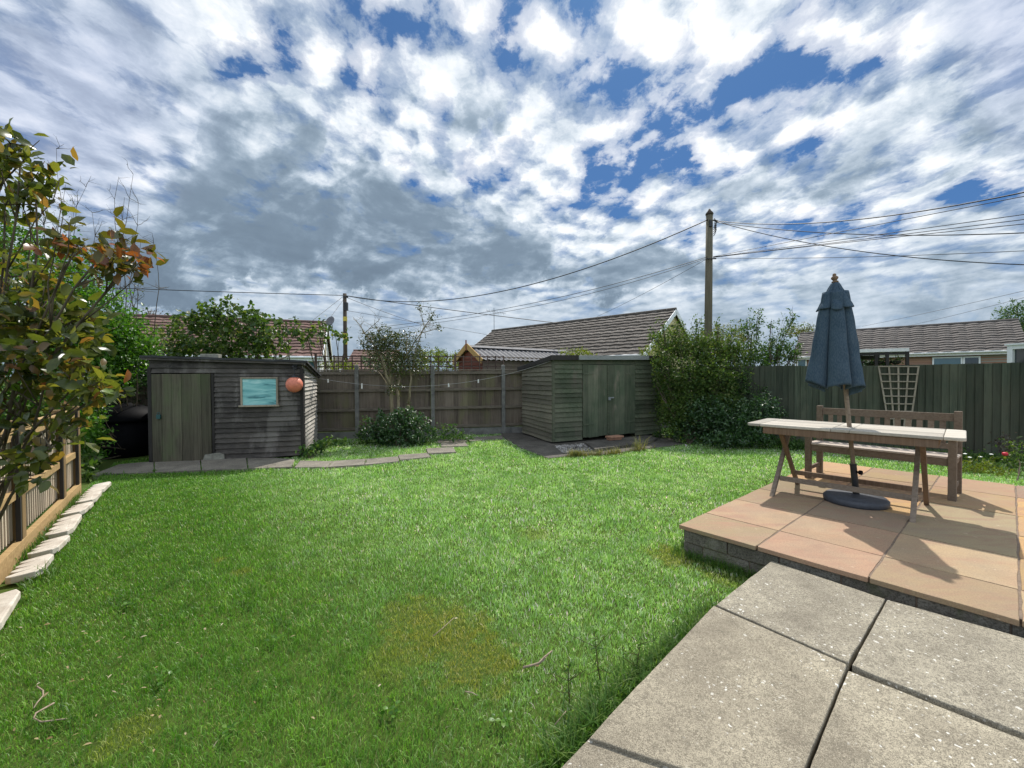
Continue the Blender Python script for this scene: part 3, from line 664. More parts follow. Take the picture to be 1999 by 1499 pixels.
def weed(px, py, h, label, lean=(0, 0), n=70, lf=.035):
    b = G(px, py); r = thing('weed', b, label, 'weed', 'tall weeds beside the concrete flags')
    mb = MB(); q = b+Vector((lean[0], lean[1], h)); pts = limb(mb, b, q, .004, .0015, 8, .05, 5); P = []
    for i in range(7):
        p = pts[random.randint(2, 6)]; e = p+Vector((random.gauss(0, .06), random.gauss(0, .06), random.uniform(.03, .1))); mb.tube([p, e], [.002, .001], 4)
        P += [p.lerp(e, random.random()) for _ in range(n//12)]
    P += [pts[0].lerp(q, random.random()) for _ in range(n//2)]
    mb.build('stem', MT['weed_stem'], r); P = np.array(P); k = len(P)
    L = RNG.uniform(.5, 1.2, k)*lf
    v, t = leaf_arrays(P, RNG.normal(size=(k, 3))+np.array((0, 0, .4)), RNG.normal(size=(k, 3)), L, L*.2)
    raw_mesh('foliage', v, t, MT['grass_long'], r)
weed(1172, 1335, .27, 'tallest thin weed by the concrete flags, nearest their far edge', (-.03, .0))
weed(1112, 1378, .2, 'short slender weed in the grass left of the tallest one', (.0, .01), 50)
weed(1240, 1325, .2, 'leaning reddish weed close against the slab edge', (.04, .02), 60)
weed(1496, 956, .13, 'small weed growing at the left edge of the sandstone patio', (.0, .0), 40, .03)
# ---------------------------------------------------------------- fences
UPV = Vector((0, 0, 1))
fn = Vector((fd.y, -fd.x, 0))                # towards the camera
fence = thing('panel_fence', fP1+fd*BAY, 'brown closeboard fence with three rails and concrete posts across the back of the garden', 'fence')
zt = 1.80
for i in range(-3, 6):
    p = fP1+fd*(BAY*i)
    if i in (-3, -2, -1, 3, 4, 5) or True:
        mb = MB(); mb.box(p+UPV*.92, (.095, .1, 1.90), fd)
        mb.add([p+fd*a+fn*b+UPV*z for a, b, z in ((-.047, .05, 1.87), (.047, .05, 1.87), (.047, -.05, 1.87), (-.047, -.05, 1.87), (-.02, .03, 1.895), (.02, .03, 1.895), (.02, -.03, 1.895), (-.02, -.03, 1.895))],
               [(0, 1, 5, 4), (1, 2, 6, 5), (2, 3, 7, 6), (3, 0, 4, 7), (4, 5, 6, 7)])
        mb.build('post', MT['concrete'], fence, bevel=.006)
    if i == 5: break
    a, b = p+fd*.05, p+fd*(BAY-.05)
    MB().bar(a+UPV*.09, b+UPV*.09, .05, .21, fn).build('gravel_board', MT['concrete'], fence)
    mb = MB(); x = 0; L = (b-a).length
    while x < L-.01:
        w = min(.125, L-x); j = random.uniform(-.004, .004)
        q0 = a+fd*x; q1 = a+fd*(x+w*1.08 if x+w < L-.01 else L)
        n0 = -fn*(.022+j); n1 = -fn*(.036+j); z0 = .2; z1 = 1.735+random.uniform(-.004, .004)
        mb.hexa([(*(q0+n0).xy, z0), (*(q1+n1).xy, z0), (*(q1+n1-fn*.014).xy, z0), (*(q0+n0-fn*.008).xy, z0), (*(q0+n0).xy, z1), (*(q1+n1).xy, z1), (*(q1+n1-fn*.014).xy, z1), (*(q0+n0-fn*.008).xy, z1)])
        x += w
    mb.build('board_panel', MT['fence_brown'], fence)
    mb = MB()
    for z in (.26, .75, 1.24): mb.bar(a+UPV*z+fn*.012, b+UPV*(z+random.uniform(-.012, .012))+fn*.012, .055, .07, fn)
    mb.each('rail', MT['fence_rail'], fence, bevel=.004)
    mb = MB(); mb.bar(a+UPV*1.69+fn*.008, b+UPV*1.69+fn*.008, .04, .085, fn); mb.bar(a+UPV*1.757, b+UPV*1.757, .1, .028, fn)
    mb.each('capping', MT['fence_rail'], fence, bevel=.003)
# open dark trellis standing above the back fence
tp0 = Vector((*U(612, 700, 10.45).xy, 0)); tp1 = Vector((*U(985, 700, 11.35).xy, 0)); td = (tp1-tp0).normalized(); TL = (tp1-tp0).length
mb = MB(); off_ = td.cross(UPV)*-.22
for z in (1.86, 1.99, 2.13): mb.bar(tp0+off_+UPV*z, tp1+off_+UPV*z, .022, .026)
k = int(TL/.215)
for i in range(k+1):
    q = tp0+off_+td*(TL*i/k); h = 2.16 if i % 8 else 2.2
    mb.box(q-off_.normalized()*.024+UPV*((1.7+h)/2), (.028 if i % 8 else .06, .02, h-1.7), td)
tag(mb.build('trellis', MT['trellis_dark']), 'thin dark square trellis rising above the back fence', 'trellis')
# dark fence on the right
rd = (rF1-rF0).normalized(); rn = Vector((rd.y, -rd.x, 0))
rfence = thing('board_fence', rF0.lerp(rF1, .5), 'dark green stained vertical board fence behind the bench', 'fence')
RL = (rF1-rF0).length; mb = MB(); x = 0
def rtop(x): return 1.765-.02*x/RL+.012*math.sin(x*1.3)
while x < RL:
    w = .11; q0 = rF0+rd*x; q1 = rF0+rd*(x+w*1.12); j = random.uniform(0, .006); t0 = rtop(x)+random.uniform(-.006, .006)
    a, b = rn*(.03+j), rn*(.014+j)
    mb.hexa([(*(q0+a-rn*.018).xy, .02), (*(q1+b-rn*.01).xy, .02), (*(q1+b).xy, .02), (*(q0+a).xy, .02), (*(q0+a-rn*.018).xy, t0), (*(q1+b-rn*.01).xy, t0), (*(q1+b).xy, t0), (*(q0+a).xy, t0)][::1])
    x += w
mb.build('board_panel', MT['dark_fence'], rfence)
mb = MB()
for z in (.35, .95, 1.55): mb.bar(rF0-rn*.04+UPV*z, rF1-rn*.04+UPV*z, .06, .07, rn)
mb.each('rail', MT['dark_fence'], rfence)
for i in range(4):
    MB().box(rF0.lerp(rF1, (i+.02)/3.05)-rn*.07+UPV*.85, (.09, .09, 1.7), rd).build('post', MT['dark_fence'], rfence)
# fan trellis leaning against it
def onfence(px, py, out=.06):
    return W(px, py, rF0+rn*out, rF1+rn*out)
fan = thing('fan_trellis', Vector((*onfence(1755, 802).xy, .3)), 'pale fan shaped wooden trellis against the dark fence behind the bench', 'trellis')
zf = lambda x, y: (1420+x/2.776, 520+y/2.776)
tops = [onfence(*zf(x, y)) for x, y in ((820, 541), (875, 543), (926, 543), (981, 543), (1036, 541))]
bots = [onfence(*zf(x, y), .07) for x, y in ((882, 905), (908, 905), (930, 905), (955, 905), (985, 905))]
mb = MB()
for a, b in zip(tops, bots): mb.bar(a, b, .026, .014, rd)
mb.each('upright', MT['trellis'], fan); mb = MB()
for y in (544, 585, 625, 663, 704, 745, 785, 826):
    t = (y-543)/(905-543); a, b = tops[0].lerp(bots[0], t), tops[4].lerp(bots[4], t)
    mb.bar(a+rn*.014-rd*.01, b+rn*.014+rd*.01, .014, .022, rn)
mb.each('cross_slat', MT['trellis'], fan)
# low new fence on the left
lfence = thing('low_fence', lf[1], 'low new golden timber fence with upright cedar boards on the left', 'fence')
l_line = [lf[0], lf[1], lf[2], lf[2]+(lf[2]-lf[1]).normalized()*1.6, lf[2]+(lf[2]-lf[1]).normalized()*3.1]
HT = 1.12
for p, q in zip(l_line, l_line[1:]):
    d = (q-p).normalized(); n = Vector((-d.y, d.x, 0));
    if n.x < 0: n = -n                       # towards the lawn
    MB().bar(p+UPV*.075+n*.03, q+UPV*.075+n*.03, .05, .17, n).build('base_board', MT['new_wood'], lfence, bevel=.004)
    mb = MB()
    for z in (.56, 1.07): mb.bar(p+UPV*z, q+UPV*z, .055, .075, n)
    mb.each('rail', MT['new_wood'], lfence, bevel=.004)
    MB().bar(p+UPV*(HT+.012)-n*.02, q+UPV*(HT+.012)-n*.02, .1, .03, n).each('capping', MT['new_wood'], lfence, bevel=.003)
    mb = MB(); L = (q-p).length; x = .03
    while x < L-.03:
        w = .075; a = p+d*x-n*.04; b = p+d*min(L-.02, x+w)-n*.052
        mb.hexa([(*a.xy, .16), (*b.xy, .16), (*(b-n*.008).xy, .16), (*(a-n*.018).xy, .16), (*a.xy, HT-.01), (*b.xy, HT-.01), (*(b-n*.008).xy, HT-.01), (*(a-n*.018).xy, HT-.01)]); x += w*.93
    mb.build('board_panel', MT['pale_board'], lfence)
    mb = MB(); x = .05
    while x < L-.05:
        a = p+d*x-n*.022; mb.hexa([(*(a+d*u_+n*v_).xy, z) for z in (.165, HT-.02) for u_, v_ in ((0, .012), (.022, .012), (.022, -.012), (0, -.012))]); x += .075
    mb.build('sunlit_slat_row', MT['sunlit_tone_slat'], lfence)
for p in l_line[:4]:
    d = (lf[2]-lf[1]).normalized()
    MB().box(p+UPV*.6, (.1, .1, 1.2), d).build('post', MT['new_post'], lfence, bevel=.005)
    MB().box(p+UPV*.57+Vector((.085, -.05, 0)), (.03, .03, 1.16), d).build('stake', MT['trim_dark'], lfence)
# pale scalloped edging stones lying along the left edge of the lawn
WH = ['farthest', 'second farthest', 'third farthest', 'middle', 'third nearest', 'second nearest', 'nearest and largest']
for k, (a, b, c) in enumerate(EDG):
    A_, B_, C_ = G(*Q2(*a), .06), G(*Q2(*b), .06), G(*Q2(*c), .06)
    d = (B_-A_); L = d.length; d.normalize(); n = Vector((d.y, -d.x, 0))
    if n.dot(C_-B_) < 0: n = -n
    wid = min(.28, max(.17, .8* abs((C_-B_).dot(n))))
    pts = [(0, 0)]+[(L*i/8, 0) for i in range(1, 9)]; ns = 4
    back = []
    for i in range(ns):
        for j in range(5):
            a_ = math.pi*j/5; u = L-(i+.5-.5*math.cos(a_))*L/ns; back.append((u, wid-.075+.1*math.sin(a_)))
    pts += back+[(0, wid-.075)]
    poly = []
    for u, w in pts: q = A_+d*(u*.9+.05*L)+n*(w+(.03 if w == 0 and (u < .01 or u > L*.99) else 0)); poly.append((q.x, q.y))
    tilt = lambda q: .085+random.uniform(-.002, .002)-.02*((Vector((q[0], q[1], 0))-Vector((*A_.xy, 0))).dot(n)/wid)
    zs = [tilt(q) for q in poly]
    mb = MB(); mb.prism(poly, [z-.055 for z in zs], zs)
    o = mb.build('edging_stone', MT['edging'], bevel=.008)
    tag(o, f'pale scalloped edging stone along the left lawn edge, {WH[k]} in the row', 'edging stone', 'pale edging stones beside the low fence')
# ---------------------------------------------------------------- weatherboarded sheds
def cladding(mb, P, Q, out, zb, ztop, sb, pitch=.115, s0=0.0, s1=1.0, proud=.034, wob=.006, skip=()):
    """overlapping boards on the upright plane P-Q from height zb up to ztop(s); sb: sag"""
    d = Q-P; z = zb; L = d.length
    while True:
        row = []; N_ = 10
        hi = max(ztop(s0), ztop(s1))
        if z >= hi-.02: break
        j0, j1 = random.gauss(0, wob), random.gauss(0, wob); jo = random.uniform(-.004, .004)
        bot = []; top = []
        for i in range(N_+1):
            s = s0+(s1-s0)*i/N_; q = P+d*s
            zz = z+j0*(1-s)+j1*s+random.gauss(0, wob*.28)+sb*math.sin(math.pi*s)
            zt_ = min(z+pitch*1.12+sb*math.sin(math.pi*s), ztop(s))
            zz = min(zz, zt_-.004)
            bot.append((q, zz)); top.append((q, zt_))
        vs = []
        for (q, zz), (_, zt_) in zip(bot, top):
            o0 = out*(proud+jo); o1 = out*.004
            vs += [(q.x+o0.x, q.y+o0.y, zz), (q.x+o1.x, q.y+o1.y, zt_), (q.x+out.x*.001, q.y+out.y*.001, zz), (q.x-out.x*.004, q.y-out.y*.004, zt_)]
        fs = []
        for i in range(N_):
            a = 4*i; b = a+4
            fs += [(a, b, b+1, a+1), (a+2, b+2, b, a), (a+1, b+1, b+3, a+3), (a+3, b+3, b+2, a+2)]
        fs += [(0, 1, 3, 2), (4*N_, 4*N_+2, 4*N_+3, 4*N_+1)]
        mb.add(vs, fs); z += pitch
    return mb
def out_of(P, Q, inside_pt):
    d = (Q-P).normalized(); n = Vector((d.y, -d.x, 0))
    return n if n.dot(P-inside_pt) > 0 else -n
def planks(mb, P, Q, out, n, z0, z1, proud, th=.022, gap=.004, jit=.008, jb=0):
    d = Q-P
    for i in range(n):
        a = P+d*((i+.0)/n)+d.normalized()*gap/2; b = P+d*((i+1)/n)-d.normalized()*gap/2; j = random.uniform(-.003, .003)
        f = out*(proud+j); g_ = out*(proud+j-th); zb = z0+random.uniform(0, jb); zt_ = z1+random.uniform(-jit, jit)*.4
        mb.hexa([(*(a+f).xy, zb), (*(b+f).xy, zb), (*(b+g_).xy, zb), (*(a+g_).xy, zb), (*(a+f).xy, zt_), (*(b+f).xy, zt_), (*(b+g_).xy, zt_), (*(a+g_).xy, zt_)])
    return mb
# --- left shed
cen = (SL+SR+SB+SBL)/4; oF = out_of(SL, SR, cen); oS = out_of(SR, SB, cen); sd_ = (SR-SL).normalized(); ss_ = (SB-SR).normalized()
shed = thing('black_shed', SL.lerp(SR, .5), 'weathered black weatherboard shed with a plank door and a small teal window', 'shed')
zFL = W(297, 700, SL, SR).z; zFR = W(592, 709, SL, SR).z; zBR = W(617.6, 733, SR, SB).z
zBL = zBR+(zFL-zFR)
dl, dr = W(299, 800, SL, SR), W(416.5, 800, SL, SR); Wd = (SR-SL).length
sdr = (Vector((*dr.xy, 0))-SL).length/Wd; dz = W(360, 730, SL, SR).z
mb = MB(); fz = lambda s: zFL+(zFR-zFL)*s-.01
cladding(mb, SL, SR, oF, dz+.015, fz, 0, .1, 0, 1)
cladding(mb, SL, SR, oF, .05, lambda s: min(dz+.03, fz(s)), -.012, .098, sdr+.012, 1)
mb.build('front_wall', MT['shed_black'], shed)
cladding(MB(), SR, SB, oS, .06, lambda s: zFR+(zBR-zFR)*s-.02, .0, .083, 0, 1, .036, .012).build('side_wall', MT['shed_side'], shed)
mb = MB(); cladding(mb, SBL, SL, out_of(SBL, SL, cen), .05, lambda s: zBL+(zFL-zBL)*s-.02, 0, .1); cladding(mb, SB, SBL, out_of(SB, SBL, cen), .05, lambda s: zBR+(zBL-zBR)*s-.02, 0, .1)
mb.build('far_wall', MT['shed_black'], shed)
mb = MB()
for p, o in ((SL, oF), (SR, oF)): mb.box(p+o*.012+UPV*.9+(sd_*.0), (.06, .055, 1.72 if p is SL else 1.7), sd_)
mb.box(SR.lerp(SB, .02)+oS*.012+UPV*.88, (.06, .05, 1.66), ss_)
p = SL+sd_*(sdr*Wd+.01); mb.box(p+oF*.012+UPV*(dz/2+.03), (.045, .05, dz-.06), sd_)
mb.each('corner_trim', MT['trim_dark'], shed, bevel=.003)
door = planks(MB(), SL+sd_*.035, SL+sd_*(sdr*Wd-.02), oF, 6, .015, dz, .045, jb=.03).build('door', MT['shed_door'], shed, bevel=.002)
h = W(309.5, 813.5, SL+oF*.07, SR+oF*.07)
mb = MB(); mb.box(h, (.062, .035, .075), sd_); mb.tube([h+UPV*.035+sd_*-.02, h+UPV*.07-sd_*.018, h+UPV*.08, h+UPV*.07+sd_*.018, h+UPV*.035+sd_*.02], .006, 6)
mb.build('padlock', MT['teal'], door, bevel=.006)
zz = lambda x, y: (180+x/3.748, 540+y/3.748)
c0, c1 = W(*zz(1085, 735), SL+oF*.05, SR+oF*.05), W(*zz(1362, 948), SL+oF*.05, SR+oF*.05)
wx = (c1-c0).xy.length; wz = c0.z-c1.z; wc = (c0+c1)/2
win = MB().box(wc-oF*.002, (wx-.06, .012, wz-.06), sd_).build('window', MT['film'], shed)
mb = MB(); f_ = .032
mb.box(wc+UPV*(wz/2-f_/2), (wx, .045, f_), sd_); mb.box(wc-UPV*(wz/2-f_/2)+oF*.012, (wx+.05, .075, f_), sd_)
mb.box(wc-sd_*(wx/2-f_/2), (f_, .042, wz-2*f_), sd_); mb.box(wc+sd_*(wx/2-f_/2), (f_, .042, wz-2*f_), sd_)
mb.build('frame', MT['trellis'], win, bevel=.003)
def rt(s, t, dz_=0):                         # point on the roof: s along the front, t towards the back
    p = SL.lerp(SR, s).lerp(SBL.lerp(SB, s), t); z = (zFL+(zFR-zFL)*s)*(1-t)+(zBL+(zBR-zBL)*s)*t
    return Vector((p.x, p.y, z+dz_))
mb = MB(); ss = [-.045+1.09*i/12 for i in range(13)]
vs = []
for s in ss:
    for t in (-.06, .5, 1.07): 
        w_ = .006*math.sin(s*23)
        vs += [rt(s, t, .0+w_), rt(s, t, .042+w_)]
fs = []
for i in range(12):
    a, b = 6*i, 6*(i+1)
    for k in (0, 2): fs += [(a+k+1, b+k+1, b+k+3, a+k+3), (a+k, a+k+2, b+k+2, b+k)]
    fs += [(a, b, b+1, a+1), (a+4, a+5, b+5, b+4)]
fs += [(0, 1, 3, 2), (2, 3, 5, 4), (72, 74, 75, 73), (74, 76, 77, 75)]
mb.add(vs, fs); roof = mb.build('roof', MT['felt'], shed)
mb = MB(); mb.bar(rt(-.04, -.045, .0), rt(1.03, -.045, .0), .022, .07); mb.bar(rt(1.025, -.05, -.012), rt(1.025, 1.06, -.012), .022, .08)
mb.each('fascia', MT['shed_black'], shed)
# things lying on its roof and hanging from it
def block(px0, px1, py0, py1, t, name, label, cat, mat_, rot=0, depth=.16):
    p = rt(0, 0); a = None
    for s in [i/400 for i in range(401)]:
        q = rt(s, t, .05); r = q-Vector((0, 0, EYE)); 
        x, y = project(q)
        if a is None or abs(x-(px0+px1)/2) < a[0]: a = (abs(x-(px0+px1)/2), q)
    q = a[1]; k = q.y/FOC; w = (px1-px0)*k; h = (py1-py0)*k
    mb = MB(); mb.box(q+UPV*(h/2), (w, depth, h), sd_+Vector((0, rot, 0)))
    return tag(mb.build(name, mat_, bevel=.012), label, cat)
def project(p):
    d = p-Vector((0, 0, EYE)); x, y, z = d.dot(right), d.dot(up), d.dot(fwd)
    return 999.5+x/z*FOC, 749.5-y/z*FOC
block(397, 428, 690, 699, .06, 'concrete_block', 'pale flat block lying on the front edge of the black shed roof', 'block', MT['stone'])
block(514, 531, 695, 704, .25, 'roof_stone', 'round grey stone holding down the black shed roof felt', 'stone', MT['stone'], depth=.1)
mb = MB(); q = rt(.72, .3, .06); mb.tube([q, q+Vector((.3, .05, .12)), q+Vector((.72, .1, .36))], [.016, .014, .008], 6)
tag(mb.build('pruned_branch', MT['bark_pale'], smooth=True), 'pale pruned branch propped on the black shed roof', 'branch')
bc = W(574.5, 750.7, SL+oF*.19, SR+oF*.19); br = 15.2*bc.y/FOC
buoy = thing('buoy', bc-UPV*br, 'round faded orange buoy hanging at the corner of the black shed', 'buoy')
MB().lathe(bc, [(br*math.cos(a), br*math.sin(a)) for a in [math.radians(-88+176*i/16) for i in range(17)]], 28).build('float_ball', MT['buoy'], buoy, smooth=True)
MB().lathe(bc, [(br*.45, br*.86), (br*.4, br*1.02), (br*.22, br*1.1), (br*.1, br*1.35)], 16).build('cap', MT['blackmetal'], buoy, smooth=True)
hk = W(576, 716, SL+oF*.03, SR+oF*.03)
mb = MB(); mb.tube([bc+UPV*br*1.3, bc+UPV*(br*1.3+.05)+sd_*.012, bc+UPV*(br*1.3+.11)-sd_*.01, bc+UPV*(br*1.3+.15)], .008, 6)
mb.tube([hk, hk+oF*.08+UPV*.02, hk+oF*.16, bc+UPV*(br*1.3+.14)], .012, 6); mb.box(hk, (.06, .03, .1), sd_)
mb.build('hanger', MT['blackmetal'], buoy)
q = [G(400, 900.5), G(440, 899.5)]; sb_ = (q[0]+q[1])/2
mb = MB(); w = (q[1]-q[0]).length
mb.add([sb_+sd_*a*w+oF*b+UPV*c for a, b, c in ((-.5, .07, .03), (.5, .06, .03), (.5, -.1, .03), (-.5, -.1, .03), (-.42, .05, .14), (.25, .05, .165), (.25, -.08, .16), (-.42, -.08, .135), (.46, .04, .13), (.46, -.08, .13))],
       [(3, 2, 1, 0), (0, 1, 8, 5, 4), (4, 5, 6, 7), (5, 8, 9, 6), (1, 2, 9, 8), (2, 3, 7, 6, 9), (3, 0, 4, 7)])
tag(mb.build('stone_block', MT['stone'], bevel=.012), 'rough grey stone block at the foot of the black shed door', 'stone')
# black domed bin in the dark gap left of the shed
bp = Vector((*U(248, 800, 8.5).xy, 0))
cb = thing('compost_bin', bp, 'black plastic domed bin in the shadow left of the black shed', 'bin')
MB().lathe(bp, [(.56, .0), (.55, .3), (.52, .72)], 32).build('barrel', MT['black'], cb, smooth=True)
MB().lathe(bp, [(.555, .70), (.56, .75), (.52, .84), (.42, .94), (.26, 1.01), (.1, 1.04), (.06, 1.075)], 32).build('lid', MT['black'], cb, smooth=True)
# --- green shed
cen = (GFL+GFR+GBL+GBR)/4; oF2 = out_of(GFL, GFR, cen); oS2 = out_of(GBL, GFL, cen); gd = (GFR-GFL).normalized(); gs = (GBL-GFL).normalized()
gsh = thing('green_shed', GFL.lerp(GFR, .5), 'faded green weatherboard shed with double plank doors on a concrete apron', 'shed')
gz0 = W(*Z5(437, 540), GFL, GFR).z; gz1 = W(*Z5(1345, 540), GFL, GFR).z; gzb = W(1021, 722, GBL, GFL).z
ga = (Vector((*W(*Z5(685, 800), GFL, GFR).xy, 0))-GFL).length/(GFR-GFL).length; gb_ = (Vector((*W(*Z5(1140, 800), GFL, GFR).xy, 0))-GFL).length/(GFR-GFL).length
gdz = W(*Z5(900, 582), GFL, GFR).z; gt = lambda s: gz0+(gz1-gz0)*s+.03
mb = MB(); cladding(mb, GFL, GFR, oF2, .06, gt, 0, .112, 0, ga, .033, .005); cladding(mb, GFL, GFR, oF2, .06, gt, 0, .112, gb_, 1, .033, .005)
cladding(mb, GFL, GFR, oF2, gdz+.01, gt, 0, .112, ga, gb_, .02, .004); mb.build('front_wall', MT['green_boards'], gsh)
cladding(MB(), GBL, GFL, oS2, .05, lambda s: gzb+(gz0-gzb)*s+.03, .0, .108, 0, 1, .036, .014).build('side_wall', MT['green_side'], gsh)
mb = MB(); cladding(mb, GFR, GBR, out_of(GFR, GBR, cen), .05, lambda s: gz1+(gzb-gz1)*s, 0, .112); cladding(mb, GBR, GBL, out_of(GBR, GBL, cen), .05, lambda s: gzb, 0, .112)
mb.build('far_wall', MT['green_boards'], gsh)
Lg = (GFR-GFL).length; gm_ = (ga+gb_)/2-.012
for s0, s1 in ((ga, gm_), (gm_, gb_)):
    dd = planks(MB(), GFL+gd*(Lg*s0+.01), GFL+gd*(Lg*s1-.01), oF2, 5, .1, gdz, .034, jb=.03).build('door', MT['green_door'], gsh, bevel=.002)
    a = GFL+gd*(Lg*(s0+.0)+.03); b = GFL+gd*(Lg*s1-.03)
    mb = MB(); left = s0 == ga
    for z in (.42, gdz-.22):
        e0, e1 = (a, a+gd*.3) if left else (b-gd*.3, b)
        mb.bar(e0+oF2*.042+UPV*z, e1+oF2*.042+UPV*z, .012, .035, oF2)
    if left: dl_ = dd
    mb.each('hinge', MT['green_door'], dd)
mb = MB(); mb.box(GFL+oF2*.012+UPV*(gz0/2+.04), (.06, .05, gz0-.04), gd); mb.box(GFR+oF2*.012+UPV*(gz1/2+.04), (.06, .05, gz1-.04), gd)
mb.bar(GFL+gd*(Lg*gm_-.02)+oF2*.045+UPV*.16, GFL+gd*(Lg*gm_-.02)+oF2*.045+UPV*(gdz-.01), .022, .05, oF2)
mb.each('corner_trim', MT['green_boards'], gsh, bevel=.003)
h = W(*Z5(925, 878), GFL+oF2*.075, GFR+oF2*.075)
mb = MB(); mb.box(h, (.06, .03, .05), gd); mb.box(h+UPV*.035+gd*.06-oF2*.01, (.17, .014, .03), gd); mb.tube([h+UPV*.025-gd*.018, h+UPV*.055, h+UPV*.025+gd*.018], .006, 6)
mb.build('padlock', MT['galv'], dl_, bevel=.004)
def gr(s, t, e=0):
    p = GFL.lerp(GFR, s).lerp(GBL.lerp(GBR, s), t); return Vector((p.x, p.y, (gz0+(gz1-gz0)*s+.05)*(1-t)+(gzb+.05)*t+e))
mb = MB(); mb.hexa([gr(-.03, -.05), gr(1.04, -.05), gr(1.04, 1.08), gr(-.03, 1.08), gr(-.03, -.05, .04), gr(1.04, -.05, .04), gr(1.04, 1.08, .04), gr(-.03, 1.08, .04)])
mb.build('roof', MT['felt'], gsh)
mb = MB(); mb.bar(gr(-.03, -.052, -.01), gr(.2, -.052, -.01), .03, .11); mb.bar(gr(-.028, -.05, -.02), gr(-.028, 1.08, -.02), .024, .09); mb.bar(gr(.86, -.052, -.01), gr(1.04, -.052, -.01), .03, .1); mb.each('fascia', MT['trim_dark'], gsh)
mb = MB(); mb.bar(gr(.2, -.058, -.012), gr(.86, -.058, -.012), .03, .105); mb.build('pale_fascia', MT['fascia'], gsh, bevel=.003)
# terracotta tiles stacked as a step
q = G(*Z5(965, 1222), .1); tc = Vector((q.x, q.y, .085))
mb = MB(); mb.box(tc+UPV*.025, (.34, .14, .045), gd); o = mb.build('brick', MT['terracotta'], bevel=.01); tag(o, 'grey red brick lying under the terracotta slab at the green doors', 'brick')
mb = MB(); mb.box(tc+UPV*.073+gd*.01, (.4, .2, .045), gd+Vector((0, .04, 0))); tag(mb.build('terracotta_slab', MT['terracotta'], bevel=.012), 'terracotta slab resting on a brick before the green doors', 'slab')
# washing line with pegs between the two sheds
zl = lambda x, y: (600+x/4.409, 560+y/4.409)
def cable(name, pts, Y0, Y1, r, label, cat, mat_, group=None, P0=None, P1=None, sides=5, n=40):
    """a line hung in the upright plane between two 3D ends, sagging through the given sight points"""
    P0 = P0 or U(*pts[0], Y0); P1 = P1 or U(*pts[-1], Y1); ts = []; zs = []; D = Vector((P1.x-P0.x, P1.y-P0.y))
    for p in [None]+list(pts[1:-1])+[None]:
        if p is None: q = P0 if not ts else P1
        else: q = W(*p, P0, P1)
        ts.append(Vector((q.x-P0.x, q.y-P0.y)).dot(D)/D.length_squared); zs.append(q.z)
    c = np.polyfit(ts, zs, min(3 if len(ts) > 4 else 2, len(ts)-1)); e0 = zs[0]-np.polyval(c, 0); e1 = zs[-1]-np.polyval(c, 1)
    P = [Vector((P0.x+D.x*t, P0.y+D.y*t, float(np.polyval(c, t)+e0*(1-t)+e1*t))) for t in [i/n*(1.55 if pts[-1][0] > 1999 or pts[-1][0] < 0 else 1) for i in range(n+1)]]
    mb = MB(); mb.tube(P, r, sides)
    return tag(mb.build(name, mat_, smooth=True), label, cat, group), P
_, LP = cable('washing_line', [zl(90, 745), zl(430, 825), zl(870, 860), zl(1180, 845), zl(1500, 790), zl(1850, 705)], 9.8, 9.4, .0045, 'thin grey washing line sagging between the two sheds', 'washing line', MT['rope'],
              P0=SB+oS*.03+UPV*(zBR-.06), P1=GFL-gd*.05+oF2*.02+UPV*(gz0-.02))
pegs = [(zl(197, 780), 'pale peg on the washing line close to the black shed', .0), (zl(490, 838), 'long pale peg on the washing line just right of the left concrete post', .04), (zl(1200, 838), 'small peg on the washing line right of the middle concrete post', 0), (zl(1453, 800), 'white peg on the washing line close to the right concrete post', 0)]
for (px, py), lab, ex in pegs:
    q = min(LP, key=lambda p: abs(project(p)[0]-px)); r = thing('clothes_peg', q-UPV*.05, lab, 'clothes peg', 'pegs left on the washing line')
    for s in (-1, 1): MB().hexa([q+Vector((s*a, b, c)) for a, b, c in ((.004, -.006, -.06-ex), (.016, -.006, -.06-ex), (.016, .006, -.06-ex), (.004, .006, -.06-ex), (.0, -.006, .022), (.012, -.006, .022), (.012, .006, .022), (.0, .006, .022))]).build('peg_half', MT['peg'], r)
# ---------------------------------------------------------------- table, bench, parasol
TC = Vector((3.45, 4.21, PZ)); tu = Vector((.67, -.742, 0)).normalized(); tv = Vector((-tu.y, tu.x, 0))
tz = PZ+.765; TLn, TWd = 1.65, .74
table = thing('garden_table', TC, 'long weathered folding teak table with crossed legs on the sandstone patio', 'table')
def tp(a, b, z): return TC+tu*a+tv*b+UPV*(z-PZ)
def rounded(a0, a1, b0, b1, r, ca):           # plan outline, rounding the corners whose flags are set
    pts = []
    for (x, y, sx, sy, fl) in ((a0, b0, 1, 1, ca[0]), (a1, b0, -1, 1, ca[1]), (a1, b1, -1, -1, ca[2]), (a0, b1, 1, -1, ca[3])):
        if not fl: pts.append((x, y)); continue
        st_ = {(1, 1): 180, (-1, 1): 270, (-1, -1): 0, (1, -1): 90}[(sx, sy)]
        for k in range(6):
            t = math.radians(st_+90*k/5); pts.append((x+sx*r+r*math.cos(t), y+sy*r+r*math.sin(t)))
    return pts
mb = MB(); hl, hw, g_ = TLn/2, TWd/2, .003
def slab(a0, a1, b0, b1, ca=(0, 0, 0, 0)):
    P = [tp(a, b, tz) for a, b in rounded(a0, a1, b0, b1, .045, ca)]
    mb.prism(P, tz-.03, tz+random.uniform(-.0006, .0006))
slab(-hl, -hl+.13, -hw, hw, (1, 0, 0, 1)); slab(hl-.13, hl, -hw, hw, (0, 1, 1, 0))
for i in range(7):
    w = TWd/7
    for a0, a1 in ((-hl+.13+g_, -.07-g_), (.07+g_, hl-.13-g_)): slab(a0, a1, -hw+w*i+(g_/2 if i else 0), -hw+w*(i+1)-g_/2)
